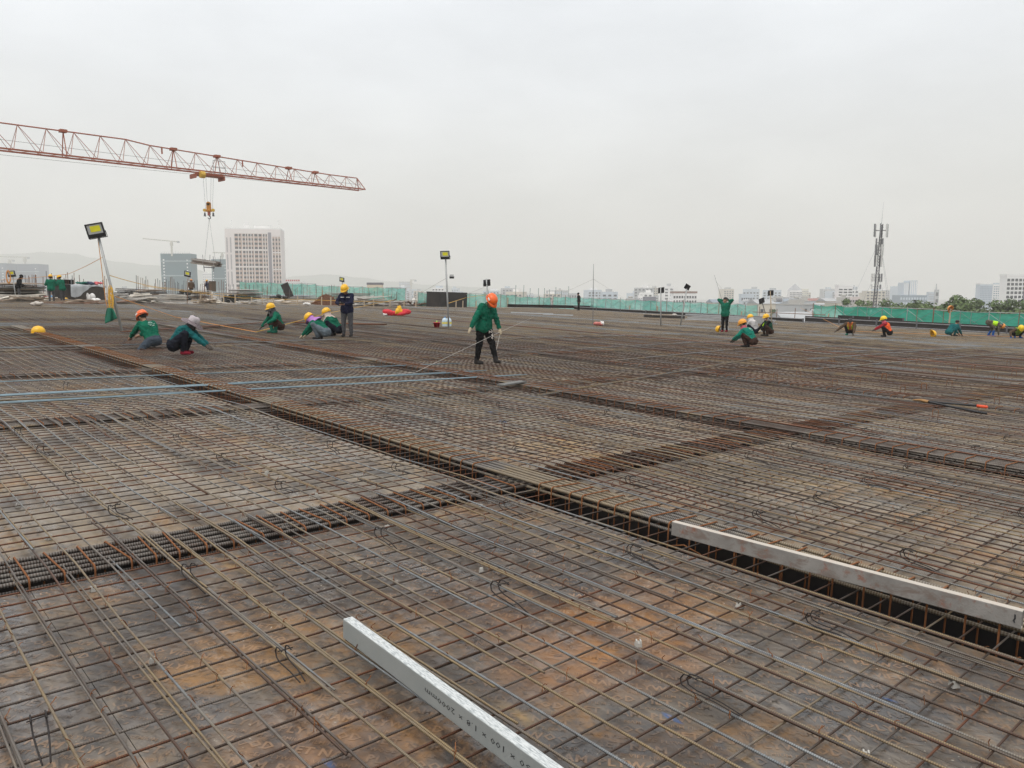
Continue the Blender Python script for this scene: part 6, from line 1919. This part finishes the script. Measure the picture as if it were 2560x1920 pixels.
    me2.update()
    bpy.data.meshes.remove(body)
    link('body', me2, root)
    HM = Matrix((hrt, hfw, hup)).transposed().to_4x4(); HM.translation = hc
    def hpart(mb_, nm, mt, smooth=True, parent=root):
        o = mb_.build(nm, mt, parent, smooth); o.matrix_local = HM; return o
    # hair
    if k.get('hair', True):
        hm_ = MB().ball((0, -.02, .045), (.098, .106, .095), 14, 8)
        o = hpart(hm_, 'hair', HAIR)
    if 'ponytail' in k:
        hpart(MB().tube([(0, -.1, .05), (.03, -.17, .04), (.07, -.26, -.03), (.1, -.31, -.14)], [.03, .035, .028, .008], 8), 'ponytail', HAIR)
    hel = k.get('helmet')
    if hel:
        ho = helmet_mesh(root, hel, HM @ Matrix.Translation((0, -.012, .045)) @ Matrix.Rotation(R(k.get('cock', 0)), 4, 'X'))
        st_ = MB().tube([(-.118, .01, .0), (-.1, .04, -.09), (-.03, .075, -.165), (.03, .075, -.165), (.1, .04, -.09), (.118, .01, .0)], .006, 4)
        st_.build('chin_strap', STRAP, ho)
        if k.get('band'): MB().tube([(.126 * math.cos(a), .152 * math.sin(a) * 1.0, .035 + .03 * math.sin(a)) for a in [R(200 + 14 * j) for j in range(11)]], .007, 4).build('head_strap', STRAP, ho)
        if k.get('sticker'): MB().box((k['sticker'] * .122, .02, .06), (.008, .075, .035), Matrix.Rotation(R(-12) * k['sticker'], 3, 'Y')).build('sticker', M('white_sticker', (.75, .72, .7), .5), ho)
    hood = k.get('hood')
    if hood:
        m = MB(); n = 18; a0, a1 = R(125), R(415)
        prof = [(.104, .06), (.112, .0), (.108, -.06), (.115, -.11), (.16, -.17), (.2, -.23)]
        for r_, z_ in prof:
            for j in range(n + 1):
                a = a0 + (a1 - a0) * j / n
                fl = 1 + .05 * math.sin(a * 5 + z_ * 20) * (z_ < -.05)
                m.v.append((r_ * math.cos(a) * fl, r_ * 1.12 * math.sin(a) * fl - .01 + (z_ * .25 if p['nod'] > 25 and z_ < -.08 else 0), z_)); m.t.append(0); m.r.append(0)
        for i in range(len(prof) - 1):
            for j in range(n):
                q_ = i * (n + 1) + j; m.f.append((q_, q_ + 1, q_ + n + 2, q_ + n + 1)); m.m.append(0)
        o = hpart(m, 'hood', hood); o.modifiers.new('thick', 'SOLIDIFY').thickness = .008
        if k.get('hoodbrim', True): hpart(MB().lathe([(.118, .02), (.2, -.035), (.198, -.04), (.116, .012)], 14, a0=R(20), a1=R(160)), 'hood_brim', hood)
    if 'mask' in k: hpart(MB().ball((0, .052, -.055), (.07, .062, .062), 12, 7), 'face_mask', k['mask'])
    if 'scarf' in k: hpart(MB().lathe([(.085, -.04), (.1, -.09), (.12, -.14), (.1, -.17), (.06, -.16)], 14), 'scarf', k['scarf'])
    if 'cap' in k: hpart(MB().ball((0, -.01, .04), (.105, .118, .1), 14, 8).lathe([(.10, .02), (.14, .005), (.139, 0), (.1, .012)], 10, a0=R(45), a1=R(135)), 'cap', k['cap'])
    if 'sunhat' in k:
        hpart(MB().lathe([(.118, -.01), (.122, .04), (.112, .1), (.07, .128), (0, .132)], 18), 'hat_crown', C_PALEHAT)
        m = MB(); n = 24
        for r_, z_ in ((.116, .015), (.17, -.02), (.235, -.055), (.238, -.06), (.17, -.026), (.114, .006)):
            for j in range(n):
                a = 2 * math.pi * j / n
                m.v.append((r_ * math.cos(a), r_ * math.sin(a) * 1.05, z_ + .016 * math.sin(a * 3 + 1) * (r_ - .1) / .13)); m.t.append(0); m.r.append(0)
        for i in range(5):
            for j in range(n): m.f.append((i * n + j, i * n + (j + 1) % n, (i + 1) * n + (j + 1) % n, (i + 1) * n + j)); m.m.append(0)
        hpart(m, 'hat_brim', C_FLORAL)
    # things sewn or printed on the clothes, laid on the body's own surface
    bvh = BVHTree.FromPolygons([Vector(v_) for v_ in co], polys[:nf])
    def decal(name, mat, pts, w, h, thick=.004, origin=None, direction=None):
        """small flat strips laid along a surface: pts in (right, up) about the chest or thigh"""
        mb_ = MB()
        for (x0, z0), (x1, z1) in pts:
            P_ = []
            for x, z in ((x0, z0), ((x0 + x1) / 2, (z0 + z1) / 2), (x1, z1)):
                o_ = origin + right * x + up * z - direction * .5
                hit = bvh.ray_cast(o_, direction)
                if hit[0] is not None: P_.append(hit[0] + hit[1] * thick)
            if len(P_) == 3: mb_.tube(P_, w, 4)
        if mb_.v: mb_.build(name, mat, root)
    if k.get('back_print'):
        lines = [((-.05, .06), (0, .10)), ((0, .10), (.055, .05)), ((-.05, .06), (.055, .05)), ((-.09, .01), (-.035, .012)), ((-.02, .013), (.03, .012)), ((.045, .012), (.1, .01)), ((-.06, -.03), (.0, -.028)), ((.02, -.028), (.07, -.03))]
        decal('back_print', M('white_print', (.5, .62, .58), .8), lines, .006, 0, origin=chest, direction=front)
    if k.get('strips'):
        decal('reflective_strip', C_REFL, [((-.15, .03), (-.04, .03)), ((.04, .03), (.15, .03))], .013, 0, origin=chest, direction=-front)
    if k.get('backstrips'):
        decal('reflective_strip', C_REFL, [((-.13, -.03), (.13, -.03)), ((-.12, .06), (.12, .06))], .012, 0, origin=chest, direction=front)
    if k.get('straps'):
        decal('neon_strap', C_LIME, [((-.09, -.12), (-.1, .1)), ((.09, -.12), (.1, .1))], .02, 0, origin=chest, direction=-front)
    if k.get('thigh'):
        hp, f_ = (hpL, p['fL'])
        kn, _ = ik(hp, Vector(f_) + Vector((0, 0, .085)), .41, .40, p['kL'])
        mb_ = MB()
        for (t0, x0), (t1, x1) in (((.25, -.02), (.33, -.05)), ((.33, -.05), (.42, -.02)), ((.42, -.02), (.36, .03)), ((.5, -.04), (.58, .0)), ((.58, .0), (.66, -.03)), ((.66, -.03), (.72, .03)), ((.72, .03), (.8, .0)), ((.3, .03), (.46, .045))):
            P_ = []
            for t, x in ((t0, x0), ((t0 + t1) / 2, (x0 + x1) / 2), (t1, x1)):
                c_ = hp.lerp(kn, t) + Vector((x, 0, 0)); dr = Vector((-.35, -1, -.1)).normalized()
                hit = bvh.ray_cast(c_ - dr * .4, dr)
                if hit[0] is not None: P_.append(hit[0] + hit[1] * .004)
            if len(P_) == 3: mb_.tube(P_, .009, 4)
        if mb_.v: mb_.build('trouser_print', M('pale_print', (.55, .5, .46), .8), root)
    if k.get('stripes'):
        mb_ = MB()
        for hp, f_, kk, s_ in ((hpL, p['fL'], p['kL'], -1), (hpR, p['fR'], p['kR'], 1)):
            an = Vector(f_) + Vector((0, 0, .085)); kn, an = ik(hp, an, .41, .4, kk)
            for yy in (-.014, .014):
                P_ = []
                for t in range(9):
                    c_ = hp.lerp(kn, t / 4) if t <= 4 else kn.lerp(an, (t - 4) / 4)
                    dr = Vector((-s_, 0, 0)); o_ = c_ + Vector((0, yy, 0)) - dr * .4
                    hit = bvh.ray_cast(o_, dr)
                    if hit[0] is not None: P_.append(hit[0] + hit[1] * .003)
                if len(P_) > 3: mb_.tube(P_, .007, 4)
        mb_.build('side_stripe', M('white_stripe', (.65, .62, .6), .8), root)
    info = dict(root=root, hands=[(w_ + d_ * .08) for w_, d_, _ in hands], M=root.matrix_world)
    return info

SQ = dict(pelvis=(0, -.2, .22), lean=36, nod=28, fL=(-.13, .0, 0), fR=(.13, .02, 0), kL=(-.35, 1, .6), kR=(.35, 1, .6), hL=(-.13, .46, .12), hR=(.13, .48, .10), eL=(-1, -.1, -.3), eR=(1, -.1, -.3), toeL=15, toeR=-15)
KN = dict(pelvis=(0, -.14, .17), lean=30, nod=30, fL=(-.1, -.18, 0), fR=(.12, -.12, 0), heelL=.06, heelR=.06, kL=(-.35, 1, .12), kR=(.45, 1, .1), hL=(-.12, .62, .17), hR=(.12, .5, .28), eL=(-1, 0, -.6), eR=(1, 0, -.6))
ST = dict()
# -- left hand group
w = person(375, 868, 62, 'man in orange helmet and green printed jacket kneeling left of the floral hat', KN, C_GREEN, C_JEAN, C_BOOT, SKIN, SKIN, helmet=HORA, band=True, sticker=-1, back_print=True, scale=1.03, voxel=.014)
tp0 = w['M'] @ w['hands'][0]
o = MB().tube([tp0, tp0 + Vector((-.12, .02, -.06)), tp0 + Vector((-.26, .05, -.12))], .008, 5).build('tie_hook', DARK_M, None, True); tag(o, 'thin wire tying hook held by the kneeling orange helmet man', 'hook tool')
person(460, 886, -82, 'woman in floral sun hat, teal jacket and navy trousers crouching at the left', dict(SQ, lean=40, nod=30, hL=(-.08, .56, .14), hR=(.1, .58, .12)), C_TEAL, C_DARKN, C_REDSHOE, C_BGLOVE, SKIN, sunhat=True, scarf=C_GREYSH, female=True, scale=1.05, leg=1.12, voxel=.014)
person(686, 832, 128, 'masked worker with brown trousers and green boots squatting alone behind', dict(SQ, lean=26, nod=16, hL=(-.3, .34, .34), hR=(.36, .3, .2), kL=(-.8, 1, 1), kR=(.8, 1, 1)), C_GREEN, C_BROWN, C_GBOOT, C_BGLOVE, SKIN, helmet=HYEL, hood=C_GREYSH, scarf=C_GREYJ, female=True, scale=1.02, boot=.15)
person(800, 848, 78, 'worker with lilac hood and cream gloves squatting before the standing man', dict(SQ, lean=50, nod=46, hL=(-.1, .6, .05), hR=(.12, .58, .07)), C_GREEN, C_GREYB, C_BOOT, C_GLOVE, SKIN, helmet=HYEL, hood=C_LILAC, female=True, scale=1.02, leg=1.15)
person(833, 840, 80, 'worker with cream hood squatting behind the lilac hooded one', dict(SQ, lean=40, nod=22), C_GREEN, C_DARKN, C_BOOT, C_GLOVE, SKIN, helmet=HYEL, hood=C_CREAM, female=True, scale=1.02)
w = person(869, 842, 172, 'man standing in navy vest and yellow helmet looking at his phone', dict(pelvis=(0, 0, .9), lean=2, nod=30, hL=(-.04, .33, 1.06), hR=(.12, .31, 1.05), eL=(-1, -.2, -.7), eR=(1, -.2, -.7), fL=(-.13, 0, 0), fR=(.12, .02, 0), head=-6), C_NAVY, C_GREYT, C_BOOT, SKIN_D, SKIN_D, torso=cloth('navy_vest', (.014, .016, .04)), helmet=HYEL, strips=True, scale=1.02, bulk=1.1, handL=(.6, .4, .1), handR=(-.5, .5, .1), leg=1.06)
ph = w['M'] @ Vector((.03, .42, 1.1))
o = MB().box((0, 0, 0), (.16, .012, .08)).build('phone', LBLACK); o.matrix_world = Matrix.Translation(ph) @ Matrix.Rotation(R(172), 4, 'Z') @ Matrix.Rotation(R(-50), 4, 'X'); tag(o, 'black phone in the hands of the man in the navy vest', 'phone')
# -- the walking man
w = person(1210, 912, -128, 'man in orange helmet, green jacket and black printed trousers walking forward with a cord', dict(pelvis=(.0, .0, .90), lean=12, nod=52, head=-14, hL=(-.24, .28, .80), hR=(.50, -.08, .70), eL=(-1, -.7, 0), eR=(.9, -.5, .3), fL=(-.12, .26, .03), fR=(.1, -.14, .0), kL=(-.15, 1, .2), kR=(.15, 1, .2), toeL=-14, toeR=10), C_GREEN, C_BLACK, C_BOOT, C_GLOVE, SKIN_D, helmet=HORA, band=True, sticker=1, thigh=True, scale=1.0, voxel=.012, leg=1.1, bulk=1.16, boot=.16, curl=.55)
hl = w['M'] @ w['hands'][0]
rope([wdeck(1335, 792, .1), hl, wdeck(1040, 930, .15), wdeck(895, 945, .07)], ROPE_W, 'pale cord pulled by the walking man across the mat', .0034, .0)
rope([hl, hl + Vector((-.1, -.05, -.45))], ROPE_W, 'loose end of cord dangling from the walking man hand', .008)
# -- right hand group
person(1812, 830, 142, 'woman with ponytail raising both arms behind her head, black striped trousers', dict(pelvis=(0, 0, .9), lean=-2, nod=4, head=-34, hL=(-.12, -.03, 1.52), hR=(.12, -.06, 1.53), eL=(-1, .35, .9), eR=(1, .2, .95), fL=(-.1, 0, 0), fR=(.1, .03, 0)), C_GREEN, C_BLACK, C_REDSHOE, SKIN, SKIN, female=True, ponytail=True, stripes=True, scale=1.03, leg=1.1, bulk=1.15)
person(1868, 868, 52, 'worker in teal green printed jacket squatting with a pink scarf, seen from behind', dict(SQ, lean=36, nod=22, hL=(-.2, .42, .25), hR=(.1, .5, .2)), C_TEALG, C_BROWN, C_BOOT, C_BGLOVE, SKIN, helmet=M('helmet_amber', (.75, .33, .04), .4, 0, .08, 6), scarf=C_PINK, back_print=True, female=True, scale=1.05)
person(1881, 838, 48, 'worker in grey jacket with white hood squatting behind the pink scarf', dict(SQ, lean=30, nod=18), C_GREYJ, C_DARKN, C_BOOT, C_BGLOVE, SKIN, helmet=HYEL, hood=C_WHITEH, hoodbrim=False, female=True, scale=1.0)
person(1915, 840, 98, 'masked worker with neon vest straps over black squatting by the leaning lamps', dict(SQ, lean=20, nod=10, hL=(-.2, .46, .2), hR=(.15, .5, .16)), C_BLACK, C_BROWN, C_BOOT, C_GLOVE, SKIN, torso=cloth('dark_green_vest', (.015, .06, .04)), helmet=HYEL, mask=C_MASK, straps=True, female=True, scale=1.0)
person(2125, 838, 150, 'worker in black cap with orange and green vest squatting, one arm stretched out', dict(SQ, lean=40, nod=34, hL=(-.2, .4, .12), hR=(.62, .25, .2)), C_BRJ, C_BLACK, C_GBOOT, C_BGLOVE, SKIN_D, torso=cloth('orange_green_vest', (.5, .16, .05)), cap=C_GREYSH, straps=True, crop=True, scale=1.05)
person(2212, 842, 66, 'worker in orange vest with one red sleeve and yellow helmet squatting', dict(SQ, lean=26, nod=14, hL=(-.1, .56, .28), hR=(.1, .55, .3)), C_RED, C_BLACK, C_BOOT, C_BGLOVE, SKIN, torso=C_ORV, helmet=M('helmet_bright_yellow', (.8, .56, .02), .4, 0, .08, 6), scarf=C_PINK, scale=1.05)
person(2380, 840, -78, 'bareheaded dark haired man in teal squatting by the black formwork', dict(SQ, lean=44, nod=34, hL=(-.1, .52, .06), hR=(.1, .5, .06)), C_TEAL, C_TEAL, C_BOOT, SKIN_D, SKIN_D, scale=1.08)
person(2478, 841, -112, 'worker bent double in neon vest and camouflage, peach helmet hanging down', dict(pelvis=(0, -.15, .80), lean=98, nod=118, hL=(-.12, .38, .05), hR=(.14, .34, .05), fL=(-.16, -.12, 0), fR=(.16, .05, 0), eL=(-1, .2, 0), eR=(1, .2, 0), kL=(-.1, 1, .0), kR=(.1, 1, 0)), C_CAMO, C_CAMO, C_BBOOT, C_BGLOVE, SKIN_D, torso=C_LIME, helmet=HPEACH, backstrips=True, crop=True, scale=1.0, boot=.25)
person(2543, 845, 168, 'worker with bright yellow helmet and blue gloves squatting at the right edge', dict(SQ, lean=58, nod=60, hL=(-.25, .38, .06), hR=(.42, .3, .08)), C_BRJ, C_BLACK, C_BBOOT, C_BBOOT, SKIN_D, torso=cloth('dim_neon_vest', (.2, .32, .05)), helmet=M('helmet_bright_yellow', (.8, .56, .02), .4, 0, .08, 6), scale=1.05)
# -- people among the stores at the back
person(48, 752, -60, 'dark hooded worker standing by the far left lamp', dict(lean=14, nod=20, hL=(-.2, .35, .95), hR=(.2, .3, .9)), C_BLACK, C_GREYT, C_BOOT, C_BGLOVE, SKIN_D, cap=C_BLACK, scarf=C_BLACK, voxel=.02)
person(92, 750, 150, 'dark haired worker in green shirt sitting low among the laths', dict(SQ, pelvis=(0, -.1, .16), lean=20, nod=22, hL=(-.16, .36, .3), hR=(.14, .38, .32), fL=(-.25, .3, 0), fR=(.25, .3, 0)), C_GREEN, C_BLACK, C_BOOT, SKIN_D, SKIN_D, voxel=.02)
person(130, 757, 25, 'worker in yellow helmet and green jacket seen from behind at the back left', dict(lean=4, nod=6, hL=(-.2, .3, 1.1), hR=(.22, .28, 1.15)), C_GREEN, C_GREYT, C_BOOT, SKIN_D, SKIN_D, helmet=HYEL, voxel=.02)
person(158, 756, 75, 'worker in yellow helmet and green jacket facing the open shelf box', dict(lean=12, nod=16, hL=(-.16, .38, 1.05), hR=(.16, .36, 1.05)), C_GREEN, C_GREYT, C_BOOT, SKIN_D, SKIN_D, helmet=HYEL, voxel=.02)
person(479, 742, 10, 'worker in brown jacket standing behind the small back lamp', dict(lean=6, nod=14, hL=(-.2, .25, .95), hR=(.22, .25, .95)), C_BRJ, C_DARKN, C_BOOT, SKIN_D, SKIN_D, helmet=HPEACH, voxel=.02)
person(521, 738, 60, 'worker in navy with yellow helmet among the board stacks', dict(lean=10, nod=20, hL=(-.2, .3, .95), hR=(.22, .3, .9)), C_NAVY, C_DARKN, C_BOOT, SKIN_D, SKIN_D, helmet=HYEL, voxel=.02)
person(1447, 776, 100, 'dark figure standing by the green mesh fence behind the thin mast', dict(lean=2, nod=6), C_BLACK, C_BLACK, C_BOOT, SKIN_D, SKIN_D, cap=C_BLACK, voxel=.02)
